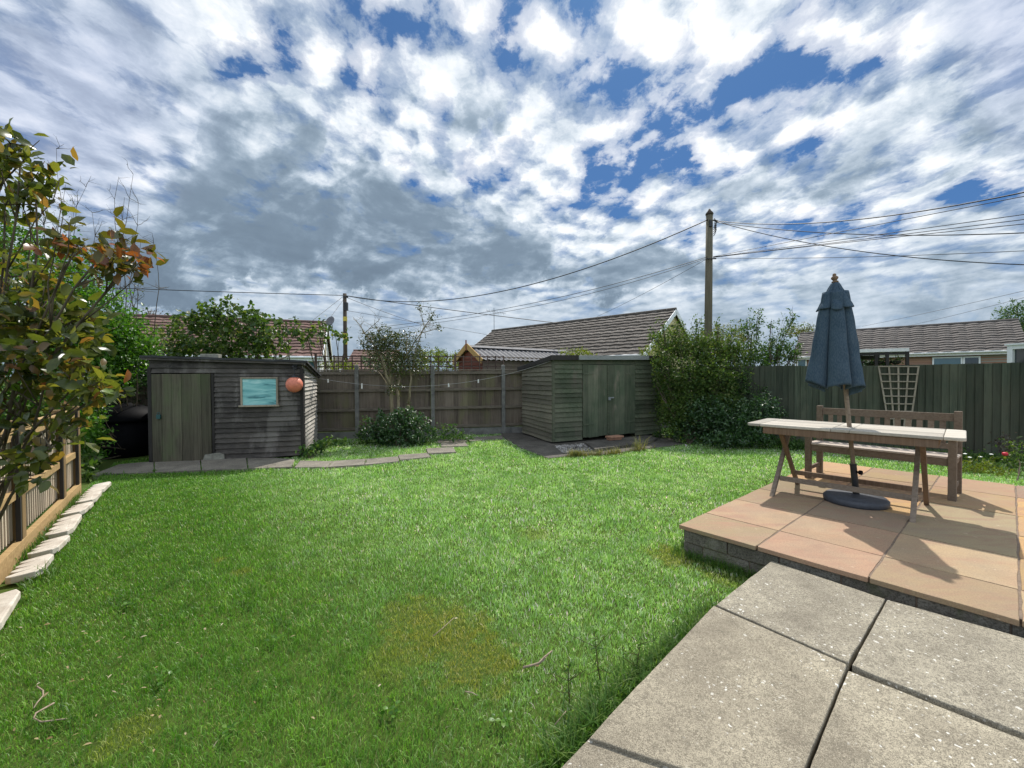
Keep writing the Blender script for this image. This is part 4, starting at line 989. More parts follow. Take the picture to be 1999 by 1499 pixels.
slab(-.07, .07, -hw, -.03); slab(-.07, .07, .03, hw); slab(-.07, -.03, -.028, .028); slab(.03, .07, -.028, .028)
mb.build('tabletop', MT['teak_top'], table, bevel=.006)
mb = MB()
for b in (-.345, .345): mb.bar(tp(-hl+.16, b, tz-.068), tp(hl-.16, b, tz-.068), .024, .07, tv)
for a in (-hl+.17, hl-.17): mb.bar(tp(a, -.33, tz-.068), tp(a, .33, tz-.068), .024, .069, tu)
mb.build('apron', MT['teak_leg'], table, bevel=.003)
for a in (-.54, .54):
    for s in (-1, 1):
        sh = .026*s
        P, Q = tp(a+sh, s*.385, PZ), tp(a+sh, -s*.33, tz-.04)
        d = (Q-P).normalized(); P2 = P+d*.0
        mb = MB(); hw_ = tv*.03; ww = tu*.019
        f = lambda p, e: [p-ww-hw_*e, p+ww-hw_*e, p+ww+hw_*e, p-ww+hw_*e]
        mb.hexa(f(P, 1)+f(Q, 1)); mb.build('leg', MT['teak_grey'] if s < 0 else MT['teak_leg'], table, bevel=.003)
for s in (-1, 1):
    b = s*(.385-.715*.17/.725); z = PZ+.17
    MB().bar(tp(-.54+.03*0, b, z), tp(.54, b, z), .028, .05, tv).build('stretcher', MT['teak_grey'] if s < 0 else MT['teak_leg'], table, bevel=.003)
# bench
bFL_ = Vector((3.70, 5.13, PZ)); bl = Vector((.60, -.80, 0)).normalized(); bd = Vector((-bl.y, bl.x, 0)); BL = (G(1867, 961, PZ)-G(1600, 922, PZ)).length; BD = .44
bk0 = G(1600, 922, PZ); bk1 = G(1869, 962, PZ); bl = (bk1-bk0).normalized(); bd = Vector((-bl.y, bl.x, 0)); BL = (bk1-bk0).length
bench = thing('garden_bench', (bk0+bk1)/2-bd*.2, 'brown slatted wooden garden bench behind the long table', 'bench')
def bp_(a, b, z): return Vector((*(bk0+bl*a-bd*b).xy, PZ+z))       # a along, b from back post towards the front
for a in (0, BL): MB().box(bp_(a, 0, .445), (.062, .062, .89), bl).build('leg', MT['bench'], bench, bevel=.004)
for a in (0, BL): MB().box(bp_(a, BD, .31), (.062, .062, .62), bl).build('leg', MT['bench'], bench, bevel=.004)
mb = MB()
for i in range(5): b = .05+i*.093; mb.bar(bp_(-.03 if i < 4 else .034, b, .435-.004*(4-i)), bp_(BL+.03 if i < 4 else BL-.034, b, .435-.004*(4-i)), .078, .022, bd)
mb.build('seat', MT['bench_seat'], bench, bevel=.004)
mb = MB(); mb.bar(bp_(.03, BD, .385), bp_(BL-.03, BD, .385), .03, .075, bd); mb.bar(bp_(.03, .0, .385), bp_(BL-.03, .0, .385), .03, .075, bd)
for a in (0, BL): mb.bar(bp_(a, .03, .385), bp_(a, BD-.03, .385), .03, .074, bl); mb.bar(bp_(a, .03, .12), bp_(a, BD-.03, .12), .03, .045, bl)
mb.build('seat_frame', MT['bench'], bench, bevel=.003)
mb = MB(); mb.bar(bp_(.03, 0, .82), bp_(BL-.03, 0, .82), .03, .085, bd); mb.bar(bp_(.03, 0, .5), bp_(BL-.03, 0, .5), .03, .06, bd)
n = 12
for i in range(n): a = .07+(BL-.14)*(i+.5)/n; mb.bar(bp_(a, 0, .52), bp_(a, 0, .79), .05, .016, bl)
mb.build('backrest', MT['bench'], bench, bevel=.003)
for a in (0, BL): MB().bar(bp_(a, .03, .63), bp_(a, BD+.05, .63), .062, .026, bl).build('armrest', MT['bench'], bench, bevel=.004)
# parasol base, then the parasol standing in it
UB = Vector((3.475, 4.13, PZ))
base = thing('parasol_stand', UB, 'round dark grey moulded parasol stand under the long table', 'parasol stand')
prof = [(.255, 0), (.262, .015), (.262, .05), (.24, .072), (.12, .084), (.045, .088)]
MB().lathe(UB, prof, 48).build('weight', MT['umb_base'], base, smooth=True)
pb = Vector((3.487, 4.135, PZ+.08)); U1 = U(1629.6, 545, 4.17)
ax = (U1-pb).normalized()
mb = MB(); mb.tube([pb-ax*.0, pb+ax*.31], .028, 20); mb.tube([pb+ax*.3, pb+ax*.312], .031, 20); mb.build('sleeve', MT['blackmetal'], base, smooth=False)
mb = MB(); q = pb+ax*.235; mb.tube([q, q+tu*.05+tv*-.02], .01, 8); mb.tube([q+tu*.045+tv*-.018, q+tu*.065+tv*-.026], .022, 10); mb.build('knob', MT['black'], base)
par = thing('parasol', pb, 'closed slate blue canvas parasol on a wooden pole through the table', 'parasol')
H = (U1-pb).length
mb = MB(); mb.tube([pb+ax*.02, pb+ax*(H*.5), pb+ax*(H-.03)], [.0195, .0195, .018], 16); mb.build('pole', MT['teak_grey'], par, smooth=True)
fb = pb+ax*(H-.035)
r1 = ax.cross(Vector((0, 1, 0))).normalized(); r2 = ax.cross(r1)
def ring_lathe(mb, c, prof, seg=20):
    vs = [c+ax*z+(r1*math.cos(2*math.pi*k/seg)+r2*math.sin(2*math.pi*k/seg))*r for r, z in prof for k in range(seg)]; n_ = len(prof)
    mb.add(vs, [(i*seg+k, i*seg+(k+1) % seg, (i+1)*seg+(k+1) % seg, (i+1)*seg+k) for i in range(n_-1) for k in range(seg)]+[tuple(range(seg-1, -1, -1)), tuple(range((n_-1)*seg, n_*seg))])
mb = MB(); ring_lathe(mb, fb, [(.028, 0), (.03, .012), (.016, .02), (.02, .028), (.031, .042), (.03, .055), (.02, .065), (.014, .07), (.017, .078), (.012, .09), (.003, .095)]); mb.build('finial', MT['teak_leg'], par, smooth=True)
def hanging(mb, top, ln, r_top, r_bot, folds, depth, seg, rowsn, seed, hem=.03, flare=1.0, twist=.5):
    """gathered cloth hanging round the pole: broad panels with narrow tucked pleats between them"""
    rs = np.random.default_rng(seed); ph = rs.random(4)*6.28; fa = rs.uniform(.6, 1.25, folds+1)
    P = []
    for i in range(rowsn+1):
        t = i/rowsn; R = r_top+(r_bot-r_top)*(t**flare)
        for k in range(seg):
            a = 2*math.pi*k/seg; af = a*folds/2+twist*math.sin(a+ph[1])+.22*t*math.sin(2*a+ph[2])
            s = abs(math.cos(af))**.4; fi = int(round(af/math.pi)) % (folds+1)
            tuck = depth*(.25+.75*t**.5)*fa[int((af+math.pi/2)/math.pi) % folds]*(1-s)
            r = R*(1-tuck)*(1+.045*math.sin(2*a+ph[3]))
            z = -ln*t-hem*t*t*(.9*(1-s)*fa[int((af+math.pi/2)/math.pi) % folds]+.45*math.sin(a+ph[0])+.3*math.sin(3*a+ph[1]))
            r *= 1+.022*math.sin(9*t+3*a+ph[2])*t+.03*math.sin(4.3*a+ph[0]+2.2*t)+.012*math.sin(23*t+5*a)
            P.append(top+UPV*z+Vector((-math.cos(a), math.sin(a), 0))*max(.025, r))
    mb.add(P, [(i*seg+k, (i+1)*seg+k, (i+1)*seg+(k+1) % seg, i*seg+(k+1) % seg) for i in range(rowsn) for k in range(seg)])
zc_ = H-.04
mb = MB(); hanging(mb, pb+ax*(zc_)-UPV*.09, .95, .10, .240, 6, .58, 260, 40, 21, hem=.07, flare=.9, twist=.35)
can = mb.build('canopy', MT['fabric'], par, smooth=True); sm = can.modifiers.new('thickness', 'SOLIDIFY'); sm.thickness = .004
mb = MB(); hanging(mb, pb+ax*(zc_), .262, .03, .158, 7, .55, 220, 20, 9, hem=-.04, flare=.95, twist=.4)
cap_ = mb.build('vent_cap', MT['fabric'], par, smooth=True); sm = cap_.modifiers.new('thickness', 'SOLIDIFY'); sm.thickness = .004
for k in range(8):
    a = 2*math.pi*(k+.5)/8; q = r1*math.cos(a)+r2*math.sin(a)
    MB().bar(pb+ax*(zc_-.12)+q*.03, pb+ax*(zc_-.12)+q*.06-UPV*.78, .014, .02, q).build('rib', MT['teak_leg'], par)
# ---------------------------------------------------------------- houses beyond the fences
def tiled(mb, r0, r1, e0, e1, rows, tile=.30, prof=.028, step=.055, jit=.006):
    """a tiled slope between ridge r0-r1 and eaves e0-e1: stepped courses of rolled tiles"""
    n = ((r1-r0).cross(e0-r0)).normalized()
    if n.z < 0: n = -n
    L = (r1-r0).length; k = max(2, int(L/tile)); sub = 4; m = k*sub
    for r in range(rows):
        t0, t1 = r/rows, (r+1.10)/rows; vs = []
        dj = [random.gauss(0, jit) for _ in range(k+1)]
        for i in range(m+1):
            s = i/m; a = r0.lerp(r1, s).lerp(e0.lerp(e1, s), t0); b = r0.lerp(r1, s).lerp(e0.lerp(e1, s), t1)
            w = prof*abs(math.sin(math.pi*i/sub*.5)); j = dj[min(k, i//sub)]
            vs += [a+n*(w), b+n*(w+step+j), b+n*(-.01)]
        fs = []
        for i in range(m):
            c, d = 3*i, 3*(i+1); fs += [(c, c+1, d+1, d), (c+1, c+2, d+2, d+1)]
        b0 = len(mb.v); mb.add(vs, fs)
def xyz(p, z): return Vector((p.x, p.y, z))
def bungalow(name, r0, r1, hw_dir, hw, ze, tmat, wall, rows, label, rows_far=4, trim='offwhite', gable_trim=True, verge=.15):
    """r0-r1 ridge ends, hw_dir level direction from the ridge towards the nearer eaves"""
    h = hw_dir.normalized(); d = (r1-r0).normalized(); d.z = 0; d.normalize()
    zr = (r0.z+r1.z)/2; r0, r1 = xyz(r0, zr), xyz(r1, zr)
    root = thing(name, xyz((r0+r1)/2, 0), label, 'house')
    e0, e1 = xyz(r0+h*hw, ze), xyz(r1+h*hw, ze); f0, f1 = xyz(r0-h*hw, ze), xyz(r1-h*hw, ze)
    mb = MB(); tiled(mb, r0, r1, e0, e1, rows, prof=.045 if 'brick' in label else .028); tiled(mb, r0, r1, f0, f1, rows_far)
    sl = (e0-r0)
    mb.tube([r0+UPV*.03, r1+UPV*.03], .1, 8)
    mb.build('roof', tmat, root)
    i0, i1 = d*verge, -d*verge; w = hw-.35
    a0, a1, b0, b1 = r0+i0+h*w, r1+i1+h*w, r0+i0-h*w, r1+i1-h*w
    dz = (zr-ze)*(.35/hw)-.12
    mb = MB(); z1 = ze+dz; zt_ = zr-.14
    P = [xyz(a0, 0), xyz(a1, 0), xyz(b1, 0), xyz(b0, 0), xyz(a0, z1), xyz(a1, z1), xyz(b1, z1), xyz(b0, z1), xyz(r0+i0, zt_), xyz(r1+i1, zt_)]
    mb.add(P, [(0, 1, 5, 4), (1, 2, 6, 9, 5), (2, 3, 7, 6), (3, 0, 4, 8, 7), (4, 5, 9, 8), (8, 9, 6, 7)])
    mb.build('wall', MT[wall], root)
    mb = MB()
    mb.bar(e0-h*.02-UPV*.1, e1-h*.02-UPV*.1, .03, .2); mb.tube([e0+h*.06-UPV*.03, e1+h*.06-UPV*.03], .06, 8)
    mb.build('gutter', MT[trim], root)
    if gable_trim:
        mb = MB()
        for rr in (r0-d*.015, r1+d*.015):
            for ee in (h*hw, -h*hw): mb.bar(rr-UPV*.09, xyz(rr+ee, ze-.09), .03, .24, d)
        mb.each('bargeboard', MT['white'], root)
    return root, (r0, r1, e0, e1, a0, a1, d, h)
def house_window(root, c, d, n, w, h, glass, fr='white', bar=0):
    win = MB().box(c+n*.02, (w, .02, h), d).build('window', MT[glass], root)
    mb = MB(); t = .07
    for s in (-1, 1): mb.box(c+n*.04+d*(s*(w/2-t/2)), (t, .05, h), d); mb.box(c+n*.042+UPV*(s*(h/2-t/2)), (w-2*t, .05, t), d)
    if bar: mb.box(c+n*.041+d*(bar*w), (t*1.3, .05, h-2*t), d)
    mb.build('frame', MT[fr], win)
    return win
# bungalow with the cream gable, behind the green shed
r1_ = U(1320, 603, 21.2); r0_ = U(961, 648, 30.6)
hd = Vector((-(r1_-r0_).y, (r1_-r0_).x, 0)); hd = hd if hd.y < 0 else -hd
hb, g_ = bungalow('bungalow', r0_, r1_, hd, 3.75, 2.55, MT['tile_grey'], 'cream', 13, 'cream gabled bungalow with a long grey tiled roof behind the green shed')
d, h = g_[6], g_[7]
MB().box(xyz(g_[1]-d*.148, 4.15), (.5, .02, .12), h).build('vent', MT['trim_dark'], hb)
MB().tube([r0_-d*-.2+UPV*.0, r0_+d*.2+UPV*1.75], .022, 6).build('mast', MT['galv'], hb)
mb = MB(); q = U(964, 607, r0_.y-.2)
mb.tube([q+Vector((-.55, 0, .05)), q+Vector((.9, .1, -.2))], .014, 5)
for i in range(7): c = q+Vector((-.5+.2*i, .02*i, .04-.034*i)); mb.tube([c+Vector((-.05, .1, .16)), c-Vector((-.05, .1, .16))], .008, 4)
tag(mb.build('aerial', MT['galv']), 'thin television aerial on a mast above the grey bungalow ridge', 'aerial')
# house with the red brown roof at the left
r1_ = U(640, 632, 23.6); r0_ = U(205, 614, 20.2)
hd = Vector((-(r1_-r0_).y, (r1_-r0_).x, 0)); hd = hd if hd.y < 0 else -hd
hl_, g_ = bungalow('house', r0_, r1_, hd, 3.6, 2.62, MT['tile_brown'], 'whitewall', 12, 'white walled house with a red brown tiled roof behind the black shed', trim='white')
d, h = g_[6], g_[7]
for k, t in enumerate((.63, .74, .86, .94)):
    c = g_[4].lerp(g_[5], t)+h*.0; house_window(hl_, xyz(c, 1.95), d, h, .95, 1.0, 'glass_blue', bar=.001)
MB().bar(xyz(g_[5], .1)+d*.16+h*-.1, xyz(g_[5], 3.6)+d*.16-h*1.2, .1, .1).build('downpipe', MT['cream'], hl_)
dc = U(645, 627, 23.3)
dish = thing('satellite_dish', dc-UPV*.5, 'dark round satellite dish on the end of the red brown roof', 'satellite dish')
ax_d = Vector((-.35, -.9, .35)).normalized(); rr = ax_d.cross(UPV).normalized(); uu = rr.cross(ax_d)
mb = MB(); vs = [dc-ax_d*.06]; fs = []
for ri in (1, 2, 3):
    for k in range(20): a = 2*math.pi*k/20; vs.append(dc-ax_d*(.06-.08*(ri/3)**2)+(rr*math.cos(a)+uu*math.sin(a))*(.30*ri/3))
for k in range(20): fs.append((0, 1+k, 1+(k+1) % 20))
for ri in (0, 1):
    for k in range(20): fs.append((1+ri*20+k, 1+(ri+1)*20+k, 1+(ri+1)*20+(k+1) % 20, 1+ri*20+(k+1) % 20))
mb.add(vs, fs); o = mb.build('reflector', MT['dish'], dish, smooth=True); sm = o.modifiers.new('thickness', 'SOLIDIFY'); sm.thickness = .02
MB().tube([dc-ax_d*.05, dc-ax_d*.15-UPV*.2, dc-ax_d*.15-UPV*1.0], .025, 8).build('bracket', MT['galv'], dish)
MB().tube([dc-uu*.28, dc+ax_d*.34-uu*.05], .012, 6).build('arm', MT['galv'], dish)
# low far roofs between
for px0, px1, py0, py1, Y, lab, mt in ((690, 780, 686, 684, 40, 'far brown hipped roof low behind the small dark pole', 'tile_brown'), (648, 678, 698, 696, 46, 'far pale house with a low grey roof left of the small dark pole', 'tile_grey')):
    a, b = U(px0, py0, Y), U(px1, py1, Y+1)
    bungalow('house', a, b, Vector((.1, -1, 0)), 4, 2.1, MT[mt], 'whitewall', 8, lab, gable_trim=False)
# bungalow on the right
r1_ = U(1988, 624.5, 24.2); r0_ = U(1562, 653, 31.5)
hd = Vector((-(r1_-r0_).y, (r1_-r0_).x, 0)); hd = hd if hd.y < 0 else -hd
rb, g_ = bungalow('bungalow', r0_, r1_, hd, 3.0, 2.86, MT['tile_right'], 'brick', 12, 'brick bungalow with a long taupe tiled roof behind the dark fence', trim='offwhite', gable_trim=False)
d, h = g_[6], g_[7]
def rwin(x0, x1, y0, y1, glass, bar=0):
    p0, p1 = W(x0, y0, g_[4]+h*.02, g_[5]+h*.02), W(x1, y0, g_[4]+h*.02, g_[5]+h*.02); w = (p1-p0).xy.length; z0 = W(x0, y1, g_[4], g_[5]).z; c = (p0+p1)/2
    hh = max(.9, p0.z-z0); house_window(rb, Vector((c.x, c.y, p0.z-hh/2)), d, h, w, hh, glass, 'white', bar)
rwin(1820, 1879, 697.5, 712, 'glass_blue'); rwin(1880, 1914, 696, 709, 'glass'); rwin(1556, 1575, 700, 715, 'glass_blue')
# flat roofed lean-to with hanging baskets
ct = thing('pergola', xyz(U(1725, 700, 14), 0), 'white flat roofed garden shelter behind the dark fence by the trellis', 'shelter')
c0, c1 = U(1668, 690, 14.2), U(1775, 686, 13.6); c0.z = c1.z = (c0.z+c1.z)/2+.02
cd_ = (c1-c0).normalized(); cn = Vector((-cd_.y, cd_.x, 0))
mb = MB(); mb.hexa([c0, c1, c1+cn*2.6, c0+cn*2.6, c0+UPV*.11, c1+UPV*.11, c1+cn*2.6+UPV*.11, c0+cn*2.6+UPV*.11]); mb.build('roof', MT['offwhite'], ct)
mb = MB(); mb.bar(c0-UPV*.06+cn*.05, c1-UPV*.06+cn*.05, .05, .09); mb.bar(c0-UPV*.1+cn*2.5, c1-UPV*.1+cn*2.5, .05, .16); mb.each('beam', MT['trim_dark'], ct)
for t in (.02, .42, .62, .98):
    for e in (.06, 2.5): q = c0.lerp(c1, t)+cn*e; MB().box(xyz(q, q.z/2), (.08, .08, q.z), cd_).build('post', MT['trim_dark'], ct)
mb = MB(); q0, q1 = c0.lerp(c1, .1)+cn*2.7, c0.lerp(c1, .92)+cn*2.7; mb.hexa([xyz(q0, 0), xyz(q1, 0), xyz(q1+cn*.06, 0), xyz(q0+cn*.06, 0), xyz(q0, q0.z-.2), xyz(q1, q0.z-.2), xyz(q1+cn*.06, q0.z-.2), xyz(q0+cn*.06, q0.z-.2)]); mb.build('back_screen', MT['offwhite'], ct)
for k, t in enumerate((.14, .36, .5, .66, .82)):
    q = c0.lerp(c1, t)+cn*(.25+.12*(k % 2)); q.z -= .33+.05*(k % 2)
    r = thing('hanging_basket', q-UPV*.12, ['dark trailing basket at the left end of the white shelter', 'second basket from the left under the white shelter', 'middle basket hanging under the white shelter', 'fourth basket from the left under the white shelter', 'dark trailing basket at the right end of the white shelter'][k], 'hanging basket', 'hanging baskets under the shelter roof')
    MB().lathe(q-UPV*.1, [(.04, 0), (.13, .06), (.16, .13)], 12).build('basket', MT['trim_dark'], r)
    MB().tube([q, q+UPV*.42], .006, 5).build('chain', MT['blackmetal'], r)
    v, t_ = foliage([(tuple(q-UPV*.02), (.2, .2, .16), 170)], .06); raw_mesh('foliage', v, t_, MT['leaf_mid'], r)
# white framed greenhouse at the right edge
w0, w1 = U(1974, 700, 12.5), U(2080, 700, 11.4); wd = xyz(w1-w0, 0).normalized(); wn = Vector((-wd.y, wd.x, 0))
gh = thing('conservatory', xyz(w0, 0), 'white framed glass conservatory corner at the right edge beyond the fence', 'conservatory')
zt2 = U(1974, 674, 12.5).z; mb = MB(); LW = (w1-w0).xy.length
for a, b in ((0, 0), (LW*.5, 0), (LW, 0), (0, 2.2), (LW, 2.2)): q = w0+wd*a+wn*b; mb.box(xyz(q, zt2/2), (.12, .12, zt2), wd)
for z in (zt2-.06, .75): mb.bar(xyz(w0, z), xyz(w0+wd*LW, z), .1, .12); mb.bar(xyz(w0, z), xyz(w0+wn*2.2, z), .1, .12)
mb.bar(xyz(w0+wn*2.2, zt2-.06), xyz(w0+wd*LW+wn*2.2, zt2-.06), .1, .12)
mb.build('frame', MT['white'], gh)
mb = MB(); mb.hexa([xyz(w0+wd*a+wn*b, z) for z in (.8, zt2-.12) for a, b in ((.07, .02), (LW-.05, .02), (LW-.05, .03), (.07, .03))]); mb.build('glass', MT['glass'], gh)
mb = MB(); mb.hexa([xyz(w0+wd*a+wn*b, z) for z in (zt2, zt2+.05) for a, b in ((-.1, -.1), (LW+.1, -.1), (LW+.1, 2.3), (-.1, 2.3))]); mb.build('roof', MT['white'], gh)
# red shed with the corrugated roof
a0 = U(918, 678, 14.0); a1 = U(1106, 688, 17.0); a1.z = a0.z; rdv = xyz(a1-a0, 0).normalized(); rh = Vector((rdv.y, -rdv.x, 0)); rh = rh if rh.y < 0 else -rh
rs = thing('red_shed', xyz((a0+a1)/2, 0), 'red boarded shed with golden bargeboards and grey corrugated roof behind the fence', 'shed')
hw2, ze2 = .78, 2.2; LR = (a1-a0).xy.length
mb = MB()
for sg in (1, -1):
    m_ = int(LR/.035); vs = []
    for i in range(m_+1):
        p = a0+rdv*(LR*i/m_-.12); wv = .02*math.sin(2*math.pi*i/6)
        q = xyz(p+rh*(sg*(hw2+.1)), ze2-.06); nn = Vector((rh.x*sg*.55, rh.y*sg*.55, .83))
        vs += [p+nn*wv, q+nn*wv, p+nn*(wv-.012), q+nn*(wv-.012)]
    fs = []
    for i in range(m_): c, e = 4*i, 4*i+4; fs += [(c, c+1, e+1, e), (c+2, e+2, e+3, c+3), (c+1, c+3, e+3, e+1)]
    mb.add(vs, fs)
for sg in (1, -1): mb.bar(a0-rdv*.14+UPV*.035+rh*(sg*.06), a1-rdv*-.05+UPV*.035+rh*(sg*.06), .15, .012, rh+UPV*(-sg*.6))
mb.build('roof', MT['corr'], rs)
mb = MB(); w_ = hw2-.06
P = [xyz(a0+rh*w_, 0), xyz(a1+rh*w_, 0), xyz(a1-rh*w_, 0), xyz(a0-rh*w_, 0)]; P += [xyz(p, ze2-.02) for p in P]+[xyz(a0, a0.z-.05), xyz(a1, a0.z-.05)]
mb.add(P, [(1, 2, 6, 9, 5), (2, 3, 7, 6)]); mb.build('far_wall', MT['green_side'], rs)
mb = MB()
for i in range(24):                          # shiplap boards of the gable
    z = .02+i*.115; hw_ = w_ if z+.1 < ze2 else w_*max(0, (a0.z-.06-z-.05)/(a0.z-.06-ze2))
    if hw_ > .03: c = xyz(a0, z+.05); mb.hexa([c+rh*x+rdv*y+UPV*s for s, yy in ((-.055, (-.02, .02)), (.06, (-.005, .02))) for x, y in ((hw_, yy[0]), (-hw_, yy[0]), (-hw_, yy[1]), (hw_, yy[1]))])
mb.build('gable_wall', MT['redwood'], rs)
mb = MB()
for i in range(20):
    z = .02+i*.112; c0_ = xyz(a0+rh*w_, z+.05); c1_ = xyz(a1+rh*w_, z+.05); mb.hexa([p+rh*y+UPV*s for s, yy in ((-.05, (.02, -.02)), (.06, (.004, -.02))) for p, y in ((c0_, yy[0]), (c1_, yy[0]), (c1_, yy[1]), (c0_, yy[1]))])
mb.build('side_wall', MT['fence_brown'], rs)
mb = MB()
for sg in (1, -1): mb.bar(a0-rdv*.15+UPV*.05, xyz(a0-rdv*.15+rh*(sg*(hw2+.12)), ze2-.12), .03, .17, rdv)
mb.each('bargeboard', MT['gold'], rs); 
MB().bar(a0-rdv*.17+UPV*-.12, a0-rdv*.17+UPV*.24, .04, .05).build('finial', MT['redwood'], rs)
# ---------------------------------------------------------------- poles and cables
pt = U(1385, 413, 16.0); pbm = xyz(U(1381, 660, 16.0), 0)
pole = thing('utility_pole', pbm, 'tall weathered wooden utility pole carrying many cables behind the big bush', 'utility pole')
MB().tube([pbm, pbm.lerp(pt, .5), pt-UPV*.12], [.155, .14, .122], 16).build('shaft', MT['pole'], pole, smooth=True)
MB().lathe(pt-UPV*.14, [(.125, 0), (.15, .03), (.13, .09), (.07, .16), (.03, .24)], 16).build('cap', MT['pole_dark'], pole, smooth=True)
mb = MB(); mb.tube([pt-UPV*.35+Vector((.12, -.05, 0)), pt-UPV*.38+Vector((.3, -.05, 0))], .03, 8)
for k in range(5): q = pt-UPV*(.3+.08*k)+Vector((.13, -.1, 0)); mb.tube([q, q+Vector((.09, 0, -.1)), q+Vector((.04, -.02, -.25)), q+Vector((-.02, 0, -.36))], .014, 5)
mb.box(pt-UPV*.5+Vector((-.02, -.13, 0)), (.1, .08, .25)); mb.tube([pt-UPV*1.86+Vector((-.2, -.13, 0)), pt-UPV*1.86+Vector((.2, -.13, 0))], .02, 6)
mb.build('bracket', MT['blackmetal'], pole)
ft = U(673, 573, 28); fbm = xyz(U(674, 700, 28), 0)
pole2 = thing('utility_pole', fbm, 'short dark far utility pole right of the satellite dish', 'utility pole')
MB().tube([fbm, ft], [.15, .12], 12).build('shaft', MT['pole_dark'], pole2, smooth=True)
mb = MB(); mb.box(ft-UPV*.9+Vector((.12, -.1, 0)), (.22, .2, .55)); mb.box(ft-UPV*.25+Vector((.1, -.1, 0)), (.3, .12, .1)); mb.each('junction_box', MT['blackmetal'], pole2)
mb = MB(); z0_ = U(673, 658, 28).z; mb.tube([xyz(ft, z0_-.5), xyz(ft, z0_+.25)], .142, 12); z0_ = U(673, 627, 28).z; mb.tube([xyz(ft, z0_), xyz(ft, z0_+.3)], .138, 12); mb.each('marker_band', MT['yellow'], pole2)
top = pt-UPV*.34+Vector((-.1, -.08, 0)); topr = pt-UPV*.38+Vector((.22, -.06, 0)); mid = xyz(pt, U(1388, 503, 16).z)+Vector((.08, -.14, 0)); midl = mid-Vector((.22, 0, 0)); ftp = ft-UPV*.16+Vector((.1, -.1, 0)); ftl = ft-UPV*.14-Vector((.1, .1, 0))
CB = 'overhead cables at the utility poles'
def wire(pts, Y1, lab, P0=None, P1=None, r=.012, Y0=0): cable('overhead_cable', pts, Y0, Y1, r, lab, 'cable', MT['wire'], CB, P0, P1, 4, 44)
wire([(1378, 430), (1165, 518), (1000, 563), (870, 586), (760, 588), (680, 582)], 0, 'thick cable sagging from the tall pole top to the far dark pole', top, ftp, .022)
wire([(1378, 505), (1235, 546), (1100, 578), (960, 607), (870, 622), (720, 641)], 27, 'upper of two fine cables from mid pole down towards the grey bungalow and beyond', midl, None, .012)
wire([(1378, 507), (1235, 552), (1100, 585), (960, 613), (870, 628), (730, 648)], 27, 'lower of two fine cables from mid pole down past the aerial', midl-UPV*.05, None, .010)
wire([(1375, 511), (1270, 566), (1165, 618)], 26, 'faint cable dropping from mid pole to the grey roof', midl-UPV*.07, None, .009)
wire([(1393, 434), (1560, 437), (1700, 425), (1850, 405), (2010, 373)], 7.5, 'highest thick cable running right from the tall pole top', topr, None, .013)
wire([(1393, 436), (1500, 446), (1640, 456), (1800, 459), (2010, 454)], 9, 'cable running nearly level to the right from the tall pole top', topr-UPV*.05, None, .012)
wire([(1393, 433), (1500, 459), (1640, 484), (1800, 505), (2010, 517)], 9.5, 'cable sloping down to the right from the tall pole top', topr-UPV*.02, None, .012)
for k, (y1, y2, rr_) in enumerate(((381, 441, .009), (417, 460, .009), (427, 465, .009), (436, 468, .009))):
    wire([(1388, 503), (1700, y2), (2010, y1)], 9, ['steepest of the fan of fine cables rising right from mid pole', 'second steepest of the fan of fine cables rising right', 'third of the fan of fine cables rising right from mid pole', 'flattest of the fan of fine cables rising right from mid pole'][k], mid-UPV*(.01*k), None, rr_)
wire([(1388, 503), (1700, 501), (2010, 489)], 10, 'fine nearly level cable running right from mid pole', mid-UPV*.05, None, .008)
wire([(668, 578), (450, 570), (250, 563), (-20, 552)], 22, 'cable running left from the far dark pole above the black shed', ftl, None, .022)
wire([(680, 578), (800, 595), (940, 612), (1060, 628), (1170, 640)], 26, 'cable from the far dark pole down to the grey bungalow roof', ftp, None, .022)
wire([(690, 580), (740, 604), (797, 626), (860, 645)], 30, 'fine cable from the far dark pole sloping down behind the small tree', ftp-UPV*.1, None, .014)
wire([(668, 580), (607, 628)], 23.0, 'left of two fine cables from the far dark pole down to the red brown roof', ftl-UPV*.1, None, .014)
wire([(669, 588), (636, 632)], 23.4, 'right of two fine cables from the far dark pole down to the satellite dish', ftl-UPV*.35, None, .014)
wire([(860, 641), (950, 653)], 30.4, 'fine cable ending at the left end of the grey bungalow ridge', ftp-UPV*1.0, None, .012)
wire([(1683, 637), (1840, 604), (2010, 565)], 15, 'upper faint cable rising right above the taupe roof', None, None, .008, 27)
wire([(1767, 637), (1880, 611), (2010, 578)], 15, 'lower faint cable rising right above the taupe roof', None, None, .008, 26)
# ---------------------------------------------------------------- shrubs and trees
def plant(name, base, label, cat, clumps, leaf, mat, bark_m='bark', r0=.03, group=None, stems=None, per=7, tw=.16, shell=.5, aspect=.55, T=T4, droop=.25, up=.5, tips=.35, trunk_name='stem', crown_name='foliage', extra=None):
    r = thing(name, base, label, cat, group); mb = MB()
    src = stems or [base]
    for c, rd_, n in clumps:
        s = min(src, key=lambda p: (Vector(p)-Vector(c)).xy.length)
        pts = limb(mb, s, c, r0*random.uniform(.7, 1), r0*.25, 8, .07, 6)
        for _ in range(5):
            i = random.randint(3, 7); q = Vector(c)+Vector((random.gauss(0, .5)*rd_[0], random.gauss(0, .5)*rd_[1], random.gauss(.1, .5)*rd_[2])); limb(mb, pts[i], q, r0*.3, r0*.1, 5, .1, 5)
    if extra: extra(mb)
    mb.build(trunk_name, MT[bark_m], r)
    v, t = foliage(clumps, leaf, per, tw, shell, aspect, droop, T, up); raw_mesh(crown_name, v, t, MT[mat], r)
    return r
C = px_clump
